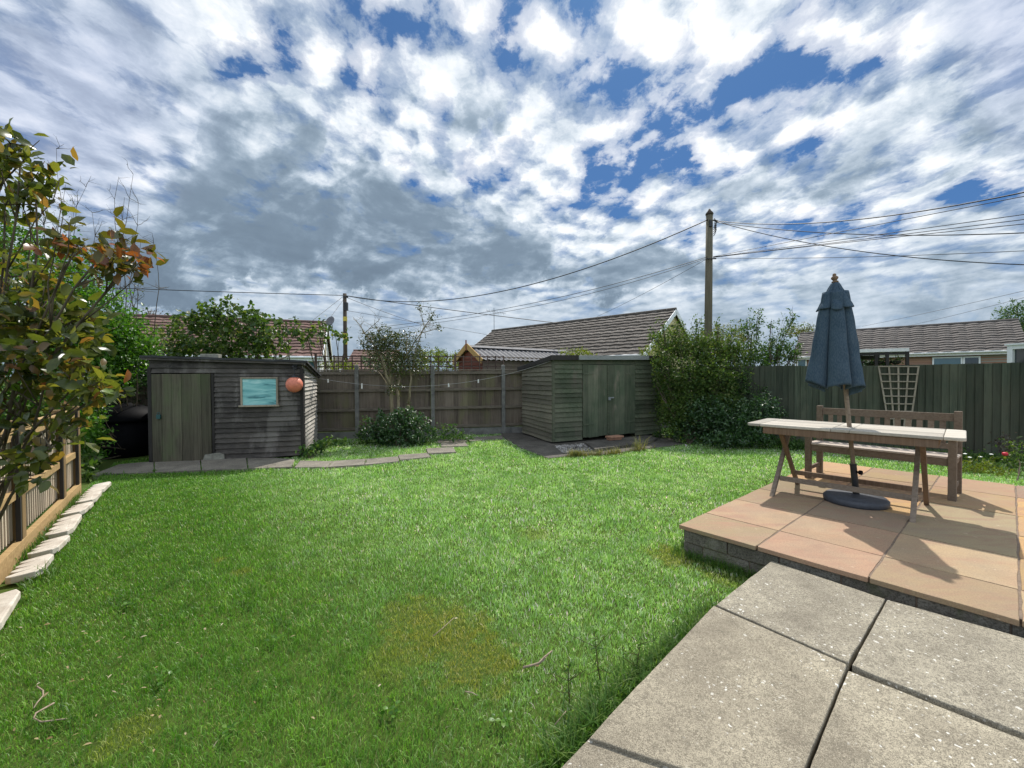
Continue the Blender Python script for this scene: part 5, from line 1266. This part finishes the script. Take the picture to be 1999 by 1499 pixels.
# large leaved bronze shrub in the left foreground
bb = Vector((-3.55, 2.55, 0)); root = thing('bronze_shrub', bb, 'tall bronze and olive broad leaved shrub leaning in at the left edge', 'shrub')
mb = MB()
cl = [C(-40, 330, 2.6, 90, 70, .25, 167), C(40, 318, 2.5, 62, 40, .18, 91), C(70, 385, 2.55, 42, 34, .14, 51), C(20, 280, 2.55, 40, 22, .12, 32), C(10, 400, 2.55, 60, 35, .18, 60),
      C(150, 478, 2.45, 45, 32, .15, 51), C(205, 490, 2.45, 62, 42, .18, 121), C(255, 505, 2.45, 36, 30, .12, 51),
      C(20, 540, 2.7, 105, 60, .3, 197), C(90, 590, 2.6, 85, 65, .28, 228), C(20, 640, 2.5, 100, 70, .3, 258), C(120, 640, 2.55, 55, 50, .2, 106),
      C(60, 720, 2.5, 100, 55, .28, 258), C(150, 750, 2.4, 62, 34, .18, 106), C(195, 765, 2.4, 30, 24, .1, 32), C(90, 690, 2.4, 70, 40, .2, 106),
      C(40, 800, 2.45, 85, 45, .22, 100), C(110, 830, 2.35, 55, 30, .15, 36), C(100, 875, 2.3, 60, 34, .15, 36), C(20, 880, 2.4, 65, 45, .2, 58), C(60, 925, 2.3, 55, 26, .12, 24)]
for c, r_, n in cl:
    pts = limb(mb, bb+Vector((random.uniform(-.1, .2), random.uniform(-.1, .1), random.uniform(.2, .9))), c, .013, .0045, 8, .09, 6)
    for _ in range(4): limb(mb, pts[random.randint(5, 7)], Vector(c)+Vector((random.gauss(0, .6)*r_[0], random.gauss(0, .5)*r_[1], random.gauss(.1, .6)*r_[2])), .005, .002, 5, .1, 5)
for k in range(5): limb(mb, bb+Vector((random.uniform(-.15, .15), random.uniform(-.1, .1), 0)), bb+Vector((random.uniform(-.1, .4), random.uniform(-.1, .2), 1.3)), .03, .016, 7, .05, 8)
mb.build('stem', MT['bark'], root, smooth=True)
v, t = foliage([c for i, c in enumerate(cl) if i not in (5, 6, 7)], .084, 5, .16, .3, .56, .2, T8, .6); raw_mesh('foliage', v, t, MT['leaf_bronze'], root, smooth=False)
v, t = foliage([cl[5], cl[6], cl[7], (cl[13][0], cl[13][1], 26), (cl[0][0], cl[0][1], 20)], .078, 5, .14, .3, .52, .1, T8, .6); raw_mesh('young_foliage', v, t, MT['leaf_red'], root)
# the bright green overgrown hedge on the left
hb_ = Vector((-8.0, 8.0, 0))
cl = [C(20, 500, 8.3, 110, 75, .6, 2850), C(110, 545, 8.2, 80, 60, .6, 2280), C(170, 600, 8.0, 70, 60, .55, 2470), C(60, 620, 7.9, 110, 80, .6, 3420), C(225, 655, 8.0, 62, 55, .5, 2850),
      C(170, 690, 7.8, 70, 60, .5, 2850), C(262, 680, 8.3, 34, 42, .4, 1330), C(110, 720, 7.6, 80, 70, .5, 2660), C(215, 720, 7.8, 45, 45, .4, 1520), C(-60, 600, 8.0, 90, 150, .7, 3040),
      C(160, 800, 7.2, 30, 60, .3, 1140), C(178, 860, 7.0, 24, 50, .25, 798), C(145, 900, 6.8, 26, 40, .25, 494), C(60, 800, 7.4, 90, 90, .4, 2850), C(0, 450, 8.6, 60, 50, .5, 1330), C(40, 880, 7.2, 100, 60, .35, 1710)]
plant('hedge', hb_, 'tall bright green overgrown hedge at the left behind the low fence', 'hedge', cl, .07, 'leaf_ivy', r0=.022, per=9, tw=.22, shell=.3, aspect=.65, stems=[Vector((-8.6, 8.4, 0)), Vector((-7.9, 8.6, 0))])
# growth added behind the bin to darken the gap and shade it
plant('shade_shrub', Vector((-6.7, 9.6, 0)), 'added dense dark shrub filling and shading the gap behind the black bin', 'shrub', [C(245, 705, 9.2, 60, 45, .6, 3600), C(255, 740, 8.9, 42, 22, .4, 1300), C(235, 760, 9.6, 60, 60, .4, 4200), C(280, 720, 9.7, 40, 40, .4, 1710), C(235, 850, 9.4, 60, 50, .3, 1900), C(285, 820, 9.6, 30, 60, .3, 1330), C(190, 800, 9.2, 40, 90, .3, 2090)], .065, 'leaf_dark', per=9, tw=.2, r0=.006, shell=.15)
# bare tree behind the hedge
bt = Vector((-8.7, 9.6, 0)); root = thing('bare_tree', bt, 'thin bare branched tree rising above the bright green hedge', 'tree'); mb = MB()
tips = [(60, 335), (105, 330), (110, 290), (90, 395), (145, 400), (128, 360), (168, 365), (180, 415), (225, 470), (243, 385), (270, 395), (260, 340), (232, 345), (275, 470), (300, 475), (250, 560), (272, 545), (235, 540), (262, 600)]
for k, (x, y) in enumerate(tips):
    q = U(x, y, 9.2+random.uniform(-.4, .4)); b = Vector((q.x-random.uniform(.1, .5), q.y+random.uniform(-.2, .2), 1.6 if x < 200 else 1.8))
    pts = limb(mb, b, q, .013, .003, 9, .10, 5); twigs(mb, pts[3:], 7, .4, .006, 2, .7, 4)
for x in (90, 160, 240): b = U(x, 640, 9.4); limb(mb, xyz(b, 0), b, .07, .03, 7, .04, 7)
mb.build('trunk', MT['bark'], root)
v, t = foliage([C(130, 410, 9.2, 35, 60, .2, 60), C(250, 570, 9.2, 30, 30, .2, 40), C(90, 440, 9.2, 30, 30, .2, 50)], .035, 3, .2); raw_mesh('crown', v, t, MT['leaf_tree'], root)
# broad leaved shrub behind the black shed
vb = Vector((-6.0, 10.9, 0))
cl = [C(440, 605, 10.6, 30, 26, .3, 230), C(405, 625, 10.7, 40, 30, .4, 330), C(475, 630, 10.6, 45, 30, .4, 360), C(370, 650, 10.8, 42, 36, .4, 400), C(430, 665, 10.5, 60, 38, .45, 620), C(505, 650, 10.5, 34, 36, .35, 320), C(530, 668, 10.4, 36, 30, .3, 260), C(480, 685, 10.5, 55, 26, .4, 420),
      C(560, 640, 10.3, 30, 18, .2, 110), C(600, 655, 10.3, 30, 22, .2, 130), C(625, 645, 10.2, 24, 12, .15, 60), C(655, 655, 10.1, 24, 9, .12, 46), C(345, 690, 10.7, 40, 30, .4, 380), C(400, 700, 10.5, 60, 26, .4, 420), C(390, 612, 10.7, 24, 18, .2, 90)]
plant('vine_shrub', vb, 'broad leaved olive green shrub sprawling behind the black shed roof', 'shrub', cl, .115, 'leaf_fig', r0=.03, per=6, tw=.26, shell=.4, aspect=.7, T=T8, droop=.5, stems=[vb, vb+Vector((1.2, .1, 0))])
plant('conifer', Vector((-9.0, 11.5, 0)), 'soft yellow green conifer between the hedge and the broad leaved shrub', 'shrub', [C(305, 675, 11.3, 26, 40, .3, 900), C(330, 690, 11.4, 26, 30, .3, 600), C(290, 700, 11.3, 26, 30, .3, 500)], .05, 'leaf_yellow', per=9, tw=.25, aspect=.3, droop=-.3)
# the small tree in front of the back fence
tb = G(755, 862); tb2 = G(795, 858); root = thing('small_tree', tb, 'small multi stemmed tree with bare upper branches before the back fence', 'tree'); mb = MB()
Yt = tb.y
for x0, y0, x1, y1, r in ((768, 850, 762, 752, .05), (778, 848, 776, 760, .04), (793, 850, 797, 790, .042)):
    limb(mb, xyz(U(x0, y0, Yt), 0), U(x1, y1, Yt), r, r*.8, 7, .03, 9)
for (x0, y0), (x1, y1), r in [((762, 752), (742, 690), .034), ((762, 752), (757, 680), .03), ((762, 752), (722, 660), .028), ((776, 760), (790, 690), .03), ((797, 790), (803, 735), .036), ((803, 735), (812, 680), .028), ((803, 735), (795, 660), .026),
                              ((790, 700), (822, 650), .02), ((822, 650), (845, 615), .014), ((822, 650), (858, 640), .012), ((812, 680), (826, 640), .013), ((830, 645), (818, 600), .01), ((742, 690), (712, 650), .02), ((712, 650), (690, 622), .012), ((712, 650), (740, 625), .01), ((757, 690), (735, 640), .01), ((742, 700), (700, 660), .012), ((762, 760), (738, 725), .016), ((738, 725), (720, 690), .01)]:
    pts = limb(mb, U(x0, y0, Yt+random.uniform(-.1, .1)), U(x1, y1, Yt+random.uniform(-.3, .3)), r, r*.5, 7, .07, 6)
    if y1 < 665: twigs(mb, pts, 7, .3, r*.4, 2, .6, 4)
mb.build('trunk', MT['bark_pale'], root, smooth=True)
cl = [C(755, 660, Yt, 30, 24, .3, 798), C(735, 672, Yt, 30, 26, .3, 798), C(795, 680, Yt, 36, 32, .35, 1178), C(760, 695, Yt, 42, 30, .35, 1216), C(815, 705, Yt, 24, 28, .3, 627), C(725, 650, Yt, 16, 14, .15, 78), C(848, 618, Yt, 15, 18, .15, 91), C(820, 600, Yt, 10, 8, .1, 39), C(855, 640, Yt, 10, 12, .1, 39), C(772, 762, Yt, 18, 13, .15, 143), C(718, 672, Yt, 16, 10, .15, 78), C(780, 720, Yt, 30, 16, .25, 380)]
v, t = foliage(cl, .062, 6, .16, .4, .48, .3); raw_mesh('crown', v, t, MT['leaf_camellia'], root)
cl = [C(770, 830, Yt-.5, 44, 30, .35, 1440), C(735, 845, Yt-.5, 32, 24, .3, 736), C(815, 838, Yt-.45, 34, 28, .3, 992), C(790, 818, Yt-.3, 30, 20, .3, 608), C(780, 858, Yt-.7, 50, 16, .25, 672), C(800, 800, Yt-.3, 10, 10, .1, 64)]
plant('rhododendron', G(775, 872), 'dense dark glossy bush at the foot of the small tree', 'bush', cl, .075, 'leaf_dark', per=6, tw=.13, r0=.015, up=.9)
plant('fern_plant', G(870, 858), 'low dark leafy plant at the foot of the middle concrete post', 'plant', [C(868, 842, 9.6, 24, 14, .2, 260), C(900, 853, 9.6, 26, 7, .15, 150), C(715, 845, 9.6, 14, 26, .15, 200)], .07, 'leaf_mid', r0=.008, per=6)
plant('corner_plant', G(605, 898), 'pale leafy weed at the sunlit corner of the black shed', 'plant', [C(600, 882, 7.9, 12, 14, .1, 90), C(622, 872, 8.2, 12, 10, .12, 80), C(645, 862, 9.0, 26, 8, .15, 110)], .075, 'leaf_mid', r0=.006, per=5, T=T8, aspect=.75)
plant('strappy_plant', G(165, 935), 'leafy border plant with arching blades at the end of the low fence', 'plant', [C(160, 900, 6.4, 14, 28, .12, 120), C(168, 925, 6.2, 14, 12, .1, 70)], .1, 'leaf_fig', r0=.006, per=4, aspect=.45, T=T8,
      extra=lambda mb: [mb.tube([U(x0, 915, 6.5), U(x0+14, 885, 6.5), U(x0+32, 900-j, 6.5)], [.006, .006, .002], 4) for x0, j in ((160, 4), (165, -2), (158, 8))])
# the big bush on the right, and its darker companions
rb0 = G(1345, 868); Yr = 9.9
cl = [C(1310, 672, 10.5, 30, 36, .4, 1839), C(1350, 680, 10.2, 45, 40, .5, 3449), C(1300, 730, 10.0, 24, 50, .3, 2070), C(1345, 750, 9.7, 48, 60, .5, 5060), C(1395, 690, 10.2, 44, 38, .5, 2989), C(1400, 750, 9.6, 46, 60, .5, 4370), C(1330, 810, 9.5, 34, 48, .4, 2989), C(1280, 660, 11.0, 20, 14, .2, 368), C(1305, 800, 10.0, 20, 55, .25, 1300), C(1293, 632, 10.6, 7, 18, .1, 70), C(1325, 640, 10.4, 8, 20, .1, 90), C(1362, 634, 10.2, 8, 20, .1, 90), C(1402, 640, 10.2, 9, 22, .12, 110), C(1428, 655, 10.1, 12, 26, .2, 200), C(1435, 700, 9.8, 26, 40, .3, 1300), C(1285, 705, 10.3, 12, 18, .15, 160), C(1280, 745, 10.0, 10, 14, .15, 120), C(1420, 790, 9.3, 34, 30, .3, 900), C(1290, 760, 10.6, 14, 70, .2, 700)]
plant('olive_bush', rb0, 'large olive green small leaved bush right of the green shed', 'bush', cl, .058, 'leaf_olive', r0=.025, per=9, tw=.2, shell=.3, aspect=.62)
cl = [C(1465, 715, 10.0, 42, 44, .45, 2760), C(1440, 760, 9.7, 40, 46, .45, 2760), C(1510, 690, 10.0, 36, 26, .35, 1609), C(1468, 650, 10.0, 14, 34, .15, 312), C(1455, 635, 10.0, 14, 22, .14, 168), C(1482, 620, 10.0, 9, 30, .1, 132), C(1530, 645, 9.9, 12, 32, .12, 180), C(1547, 625, 9.9, 12, 26, .12, 168), C(1504, 635, 10.0, 8, 10, .1, 48), C(1505, 665, 10.0, 10, 18, .1, 84), C(1548, 690, 9.9, 18, 22, .2, 459)]
plant('upright_shrub', Vector((*U(1475, 860, 10.0).xy, 0)), 'upright open shrub with tall leafy sprays beside the dark fence', 'shrub', cl, .056, 'leaf_mid', r0=.02, shell=.3, per=7, tw=.16, aspect=.6,
      extra=lambda mb: [twigs(mb, limb(mb, xyz(U(x, 860, 9.75), 0), U(x+random.uniform(-25, 10), 700+random.uniform(-25, 30), 9.8), .022, .008, 8, .08, 6), 10, .35, .006, 2, .4, 4) for x in (1515, 1525, 1532, 1538, 1545, 1520, 1528)])
cl = [C(1385, 815, 9.2, 50, 40, .4, 3909), C(1440, 825, 8.9, 46, 36, .4, 3449), C(1490, 805, 8.8, 32, 34, .3, 2070), C(1425, 855, 8.6, 60, 14, .25, 1609), C(1345, 842, 9.4, 30, 24, .3, 1288), C(1480, 850, 8.6, 34, 16, .25, 965)]
plant('dark_bush', G(1425, 872), 'low dark green dense bush in front of the big olive bush', 'bush', cl, .062, 'leaf_dark', r0=.015, per=8, tw=.17, up=.8, shell=.35)
plant('leafy_plant', G(1300, 862), 'low leafy plants at the right corner of the green shed', 'plant', [C(1295, 852, 10.2, 20, 9, .15, 345), C(1325, 850, 10, 16, 8, .15, 252)], .08, 'leaf_mid', r0=.006, per=5)
plant('border_plant', G(1540, 870), 'low mixed border plants at the foot of the dark fence left of the bench', 'plant', [C(1500, 862, 8.6, 26, 9, .15, 413), C(1545, 868, 8.5, 26, 12, .15, 459), C(1600, 868, 8.3, 40, 8, .15, 459)], .055, 'leaf_mid', r0=.005, per=6)
# plants along the dark fence at the right
cl = [C(1982, 880, 6.4, 22, 22, .15, 120), C(1992, 905, 6.2, 18, 20, .15, 100)]
plant('rose_bush', G(1985, 940), 'pale leafy rose bush with a red bloom at the right edge', 'bush', cl, .05, 'leaf_olive', r0=.008, per=5, T=T8)
q = U(1962, 886, 6.3); MB().lathe(q-UPV*.03, [(.01, 0), (.03, .01), (.036, .03), (.03, .05), (.012, .056)], 10).build('flower', MT['red_petal'], bpy.data.objects['rose_bush'], smooth=True)
plant('plum_plant', G(1955, 905), 'plum leaved airy plant against the dark fence beside the rose', 'plant', [C(1958, 860, 6.9, 16, 13, .1, 90), C(1965, 876, 6.8, 12, 10, .1, 40)], .045, 'leaf_purple', r0=.006, per=4)
plant('heather', G(1905, 930), 'feathery yellow green heather beyond the sandstone patio', 'plant', [C(1905, 912, 6.4, 28, 14, .18, 420), C(1880, 918, 6.4, 18, 9, .14, 160), C(1950, 925, 6.2, 26, 9, .15, 200)], .06, 'leaf_yellow', r0=.004, per=8, aspect=.18, droop=-.5)
plant('fence_plant', G(1880, 905), 'dark border foliage with a few white flowers along the dark fence', 'plant', [C(1900, 890, 7.0, 40, 9, .15, 260), C(1960, 905, 6.5, 30, 12, .15, 200), C(1850, 892, 7.2, 40, 6, .15, 150)], .05, 'leaf_mid', r0=.004, per=6)
mb = MB()
for x, y in ((1884, 887), (1893, 894), (1914, 893), (1935, 888)): q = U(x, y, 6.7); mb.lathe(q, [(.004, 0), (.022, .006), (.026, .014), (.01, .02)], 8)
mb.build('flower', MT['white_petal'], bpy.data.objects['fence_plant'])
# shrubs and trees beyond the fences
plant('far_bush', Vector((*U(870, 720, 15.5).xy, 0)), 'sunny yellow green bush behind the back fence right of the small tree', 'bush', [C(840, 700, 15.5, 30, 22, .6, 700), C(875, 705, 15.5, 30, 18, .6, 600), C(828, 715, 15, 24, 14, .4, 320), C(900, 708, 15.5, 14, 16, .4, 240)], .09, 'leaf_yellow', r0=.03)
plant('far_bush', Vector((*U(905, 700, 15.0).xy, 0)), 'little yellow green bush peeping over the fence left of the red shed', 'bush', [C(902, 692, 15.0, 8, 12, .2, 150)], .08, 'leaf_yellow', r0=.02)
plant('far_bush', Vector((*U(1125, 690, 15).xy, 0)), 'rounded yellow green bush above the green shed roof', 'bush', [C(1122, 690, 15, 28, 10, .5, 520), C(1140, 692, 15, 18, 9, .4, 260)], .07, 'leaf_yellow', r0=.02)
plant('far_bush', Vector((*U(665, 715, 14).xy, 0)), 'low yellow green bush behind the trellis near the far dark pole', 'bush', [C(650, 714, 14, 26, 9, .4, 420), C(680, 714, 14, 20, 8, .4, 300)], .07, 'leaf_yellow', r0=.02)
plant('far_bush', Vector((*U(735, 712, 13).xy, 0)), 'dark conifer behind the back fence left of the small tree', 'bush', [C(735, 706, 13, 28, 20, .5, 700), C(770, 712, 13, 30, 14, .5, 500)], .07, 'leaf_dark', r0=.02)
plant('far_bush', Vector((*U(1275, 690, 16).xy, 0)), 'yellow leaved bush at the foot of the cream gable', 'bush', [C(1268, 688, 15, 22, 14, .5, 420), C(1290, 672, 15, 18, 14, .5, 300)], .08, 'leaf_yellow', r0=.03)
tb_ = Vector((*U(1415, 690, 46).xy, 0)); root = thing('round_tree', tb_, 'distant round crowned pale green tree behind the tall pole', 'tree'); mb = MB()
cc = U(1410, 668, 46); limb(mb, tb_, xyz(tb_, 3.2), .3, .22, 5, .02, 8)
for _ in range(16):
    a = random.uniform(-1.3, 1.3); b = random.uniform(0, 6.28); q = cc+Vector((math.sin(a)*2.9*math.cos(b), math.sin(a)*2.4*math.sin(b), math.cos(a)*1.5)); twigs(mb, limb(mb, xyz(tb_, 3.1), q, .1, .02, 7, .08, 5), 4, .8, .02, 1)
mb.build('trunk', MT['bark'], root)
v, t = foliage([C(1410, 664, 46, 46, 28, 2.4, 2400), C(1385, 668, 46, 26, 20, 2, 700), C(1440, 672, 46, 28, 20, 2, 800)], .2, 7, .6, .75); raw_mesh('crown', v, t, MT['leaf_tree'], root)
def fartree(px, py, Y, rx, ry, n, label, mat='leaf_tree', leaf=.2):
    b = Vector((*U(px, py, Y).xy, 0)); r = thing('far_tree', b, label, 'tree', 'trees beyond the far roofs'); mb = MB(); c = U(px, py, Y); limb(mb, b, c, .25, .06, 6, .03, 7)
    for _ in range(8): limb(mb, b.lerp(c, .7), c+Vector((random.gauss(0, .4)*rx*Y/FOC, random.gauss(0, .5), random.gauss(.1, .4)*ry*Y/FOC)), .08, .02, 5, .08, 5)
    mb.build('trunk', MT['bark'], r); v, t = foliage([C(px, py, Y, rx, ry, rx*Y/FOC*.7, n), C(px-rx*.5, py+ry*.4, Y, rx*.6, ry*.5, 1.2, n//3), C(px+rx*.5, py+ry*.4, Y, rx*.6, ry*.5, 1.2, n//3)], leaf, 7, .6, .5); raw_mesh('crown', v, t, MT[mat], r)
fartree(1985, 622, 38, 34, 34, 1500, 'leafy tree above the right end of the taupe roof', 'leaf_mid')
fartree(1565, 645, 42, 30, 12, 600, 'low pale tree at the left end of the taupe roof')
fartree(1990, 690, 34, 20, 30, 500, 'dark tree beside the right end of the taupe roof', 'leaf_dark')
fartree(855, 690, 60, 22, 10, 400, 'distant tree low on the skyline right of the small tree', 'leaf_mid')
fartree(1270, 622, 36, 5, 14, 30, 'sparse reddish treetop beside the cream gable peak', 'leaf_purple', .12) if 0 else None
fartree(300, 612, 30, 20, 8, 120, 'thin treetop above the left end of the red brown roof', 'leaf_purple', .12)
# ---------------------------------------------------------------- sun and sky
SUN_AZ, SUN_EL = math.radians(19), math.radians(53)      # azimuth clockwise from straight ahead
sl = bpy.data.lights.new('sun', 'SUN'); sl.energy = 2.8; sl.angle = math.radians(.6); sl.color = (1, .955, .89)
so = bpy.data.objects.new('sun', sl); COL.objects.link(so); so.location = (5, 20, 30)
S = Vector((math.sin(SUN_AZ)*math.cos(SUN_EL), math.cos(SUN_AZ)*math.cos(SUN_EL), math.sin(SUN_EL)))
so.rotation_euler = S.to_track_quat('Z', 'Y').to_euler()
w = bpy.data.worlds.new('World'); SC.world = w; w.use_nodes = True; nt = w.node_tree; bg = nt.nodes['Background']
class WN(NT):
    def __init__(s): s.t = nt
k = WN()
sky = k.n('ShaderNodeTexSky', sky_type='NISHITA', sun_disc=False, sun_elevation=SUN_EL, sun_rotation=SUN_AZ, air_density=1.0, dust_density=.6, ozone_density=2.0)
D = k.n('ShaderNodeTexCoord').outputs['Generated']
sp = k.n('ShaderNodeSeparateXYZ', {'Vector': D}); dx, dy, dz = sp.outputs
zc = k.math('MAXIMUM', k.math('ADD', dz, .11), .05)
pxn, pyn = k.math('DIVIDE', dx, zc), k.math('DIVIDE', dy, zc)      # the cloud deck seen in perspective
def vec(a, b, c=0.0): return k.n('ShaderNodeCombineXYZ', {'X': a, 'Y': b, 'Z': c}).outputs[0]
def vm(op, a, b):
    return k.n('ShaderNodeVectorMath', {0: a, 1: b}, operation=op)
p = k.n('ShaderNodeMapping', {'Vector': vec(pxn, pyn), 'Rotation': (0, 0, -.30), 'Scale': (1.32, 1.02, 1)}).outputs[0]   # streets of cloud running away from the viewer
pw = k.mix(.10, p, vm('SUBTRACT', k.n('ShaderNodeTexNoise', {'Vector': p, 'Scale': 5.5, 'Detail': 6.0, 'Roughness': .62}).outputs['Color'], (.5, .5, .5)).outputs[0], 'ADD')
qx = k.math('DIVIDE', dx, k.math('MAXIMUM', dy, .12)); qy = k.math('DIVIDE', dz, k.math('MAXIMUM', dy, .12))   # bearing and height of a direction
q_ = vec(qx, qy)
warp = k.n('ShaderNodeTexNoise', {'Vector': q_, 'Scale': 3.6, 'Detail': 7.0, 'Roughness': .62}).outputs['Color']
wq = k.mix(.34, q_, vm('SUBTRACT', warp, (.5, .5, .5)).outputs[0], 'ADD')
def blob(cx, cy, rx, ry, rot=0):             # soft patch of sky round a bearing
    v = vm('SUBTRACT', wq, (cx, cy, 0)).outputs[0]
    v = k.n('ShaderNodeMapping', {'Vector': v, 'Rotation': (0, 0, -rot)}).outputs[0]
    v = vm('MULTIPLY', v, (1/rx, 1/ry, 0)).outputs[0]
    l = k.n('ShaderNodeVectorMath', {0: v}, operation='LENGTH').outputs['Value']
    return k.ramp(l, [(.2, 1), (1.0, 0)], 'EASE')
B = lambda x, y, rx, ry, rot=0: blob((x-1000)/799, (737-y)/799, rx/799, ry/799, math.radians(rot))
def total(lst, gain=1.0):
    s = None
    for b in lst: s = b if s is None else k.math('ADD', s, b)
    return k.math('MULTIPLY', s, gain)
def deck(o):
    a = k.noise(o, 2.3, 8, .56, .1)
    vo = k.n('ShaderNodeTexVoronoi', {'Vector': o, 'Scale': 6.4, 'Smoothness': .8}, feature='SMOOTH_F1'); b = k.math('SUBTRACT', .62, vo.outputs['Distance'])
    c = k.noise(o, 11, 7, .62)
    return k.math('ADD', k.math('ADD', k.math('MULTIPLY', a, .62), k.math('MULTIPLY', b, .30)), k.math('MULTIPLY', c, .28))
d0 = deck(pw); d1 = deck(vm('ADD', pw, (.035, .10, 0)).outputs[0])
lowband = k.ramp(dz, [(.06, 1), (.34, 0)], 'EASE')                # far, flat cloud near the horizon
dlow = k.math('ADD', .16, k.math('MULTIPLY', k.noise(vec(k.math('MULTIPLY', qx, 2.3), k.math('MULTIPLY', qy, 5.5)), 1.9, 8, .6, .5), .84))
d0 = k.math('ADD', k.math('MULTIPLY', d0, k.math('SUBTRACT', 1.0, lowband)), k.math('MULTIPLY', dlow, lowband))
d1 = k.math('ADD', k.math('MULTIPLY', d1, k.math('SUBTRACT', 1.0, lowband)), k.math('MULTIPLY', dlow, lowband))
grey = total([B(520, 440, 360, 150, -6), B(880, 490, 300, 140, -4), B(520, 250, 170, 150, -40), B(760, 420, 260, 150, 0), B(260, 490, 260, 100, -6), B(930, 250, 120, 60, 30)], 1.0)
greyR = total([B(1800, 280, 330, 120, 26), B(1480, 370, 280, 80, 10), B(1240, 540, 320, 60, 0)], .8)
blue = total([B(1210, 170, 120, 130, 50), B(1420, 190, 150, 70, 35), B(1580, 160, 270, 75, 38), B(1740, 80, 240, 60, 40), B(1900, 370, 190, 50, 24), B(1450, 545, 150, 22, 0), B(830, 50, 110, 70, 0), B(560, 70, 110, 90, -50), B(345, 160, 60, 60, -50), B(1040, 20, 150, 70, 0), B(1140, 300, 70, 50, 0), B(300, 320, 60, 25, -30), B(720, 120, 60, 110, 0), B(1300, 300, 110, 36, 0), B(1680, 470, 200, 26, 5), B(460, 120, 70, 110, -40)], 1.0)
veil = total([B(80, 200, 470, 380, 0), B(1980, 60, 230, 260, 30)], 1.0)
horizon = k.ramp(dz, [(.0, 1), (.17, 0)], 'EASE')
gs = k.math('ADD', k.ramp(k.math('ADD', grey, k.math('MULTIPLY', k.math('SUBTRACT', d0, .5), .9)), [(.20, 0), (.42, .55), (1.0, 1)], 'EASE'), k.math('MULTIPLY', k.ramp(greyR, [(.12, 0), (.8, 1)], 'EASE'), .62))
nq = k.noise(k.n('ShaderNodeMapping', {'Vector': q_, 'Scale': (1, 1.5, 1), 'Location': (.3, .1, 0)}).outputs[0], 4.2, 7, .6, .35)
under = k.ramp(qy, [(.18, 1.0), (.70, .45)])
gs = k.math('MULTIPLY', gs, k.math('MULTIPLY', k.math('ADD', .30, k.ramp(nq, [(.34, 0), (.60, .85)], 'EASE')), k.math('ADD', .25, under)))
blu = k.math('MINIMUM', blue, 1.0)
cov = k.math('ADD', d0, k.math('MULTIPLY', gs, .13))
cov = k.math('ADD', cov, k.math('MULTIPLY', veil, .10)); cov = k.math('ADD', cov, k.math('MULTIPLY', horizon, .06))
cov = k.math('SUBTRACT', cov, k.math('MULTIPLY', blu, .082))
mask = k.ramp(cov, [(.375, 0), (.445, .55), (.56, 1)], 'EASE')
lit = k.math('SUBTRACT', d0, d1)
lum = k.math('ADD', .70, k.math('MULTIPLY', lit, 2.2))
lum = k.math('ADD', lum, k.math('MULTIPLY', k.math('SUBTRACT', k.noise(pw, 9.0, 7, .6, .2), .5), k.math('MULTIPLY', k.math('SUBTRACT', 1.0, lowband), .55)))
thick = k.math('MAXIMUM', k.math('SUBTRACT', cov, .56), 0.0)
lum = k.math('SUBTRACT', lum, k.math('MULTIPLY', thick, 1.1))
lum = k.math('MULTIPLY', lum, k.math('SUBTRACT', 1.0, k.math('MULTIPLY', k.math('MINIMUM', gs, 1.15), .68)))
sunv = vm('DOT_PRODUCT', D, tuple(S)).outputs['Value']
glow = k.ramp(sunv, [(.62, 0), (1.0, 1)], 'EASE')
lum = k.math('ADD', lum, k.math('MULTIPLY', glow, .14))
lum = k.math('SUBTRACT', lum, k.math('MULTIPLY', veil, .14))
lum = k.math('SUBTRACT', lum, k.math('MULTIPLY', lowband, k.math('MULTIPLY', k.ramp(nq, [(.35, .1), (.6, 1)]), .30)))
CK = [(.0, (.95, 1.3, 1.72)), (.22, (1.2, 1.62, 2.1)), (.40, (1.8, 2.3, 2.85)), (.60, (3.1, 3.6, 4.15)), (.80, (4.5, 4.85, 5.2)), (1.0, (5.75, 5.85, 5.95))]
cl_ = k.ramp(k.math('MAXIMUM', lum, 0.0), CK)
cl_ = k.mix(k.math('MULTIPLY', veil, .45, True), cl_, (3.0, 3.3, 4.5))
blue_sky = k.mix(.62, k.mix(1.0, sky.outputs[0], (.15, .30, .5), 'MULTIPLY'), (.44, .97, 2.0))
hz = k.mix(k.math('MULTIPLY', horizon, .65), blue_sky, (2.3, 3.4, 4.5))
col = k.mix(mask, hz, cl_)
low = k.ramp(dz, [(-.02, 1), (.0, 0)])
col = k.mix(low, col, (1.2, 1.4, 1.1))
# added beyond the picture to lift the shade: sun glare, brighter sky behind
glare = k.math('MULTIPLY', k.ramp(sunv, [(.984, 0), (1.0, 1)], 'EASE'), 22.0)
back_fill = k.math('ADD', 1.0, k.math('MULTIPLY', k.ramp(k.math('ADD', dy, .5), [(.25, 1), (.62, 0)]), .75))
col = k.mix(1.0, col, k.n('ShaderNodeCombineColor', {0: back_fill, 1: back_fill, 2: back_fill}).outputs[0], 'MULTIPLY')
col = k.mix(1.0, col, k.n('ShaderNodeCombineColor', {0: glare, 1: glare, 2: glare}).outputs[0], 'ADD')
nt.links.new(col, bg.inputs['Color']); bg.inputs['Strength'].default_value = .1
w.cycles.sampling_method = 'MANUAL'; w.cycles.sample_map_resolution = 512
SC.view_settings.exposure = .92
SC.cycles.max_bounces = 6; SC.cycles.transparent_max_bounces = 8; SC.cycles.sample_clamp_indirect = 6
SC.cycles.use_denoising = True
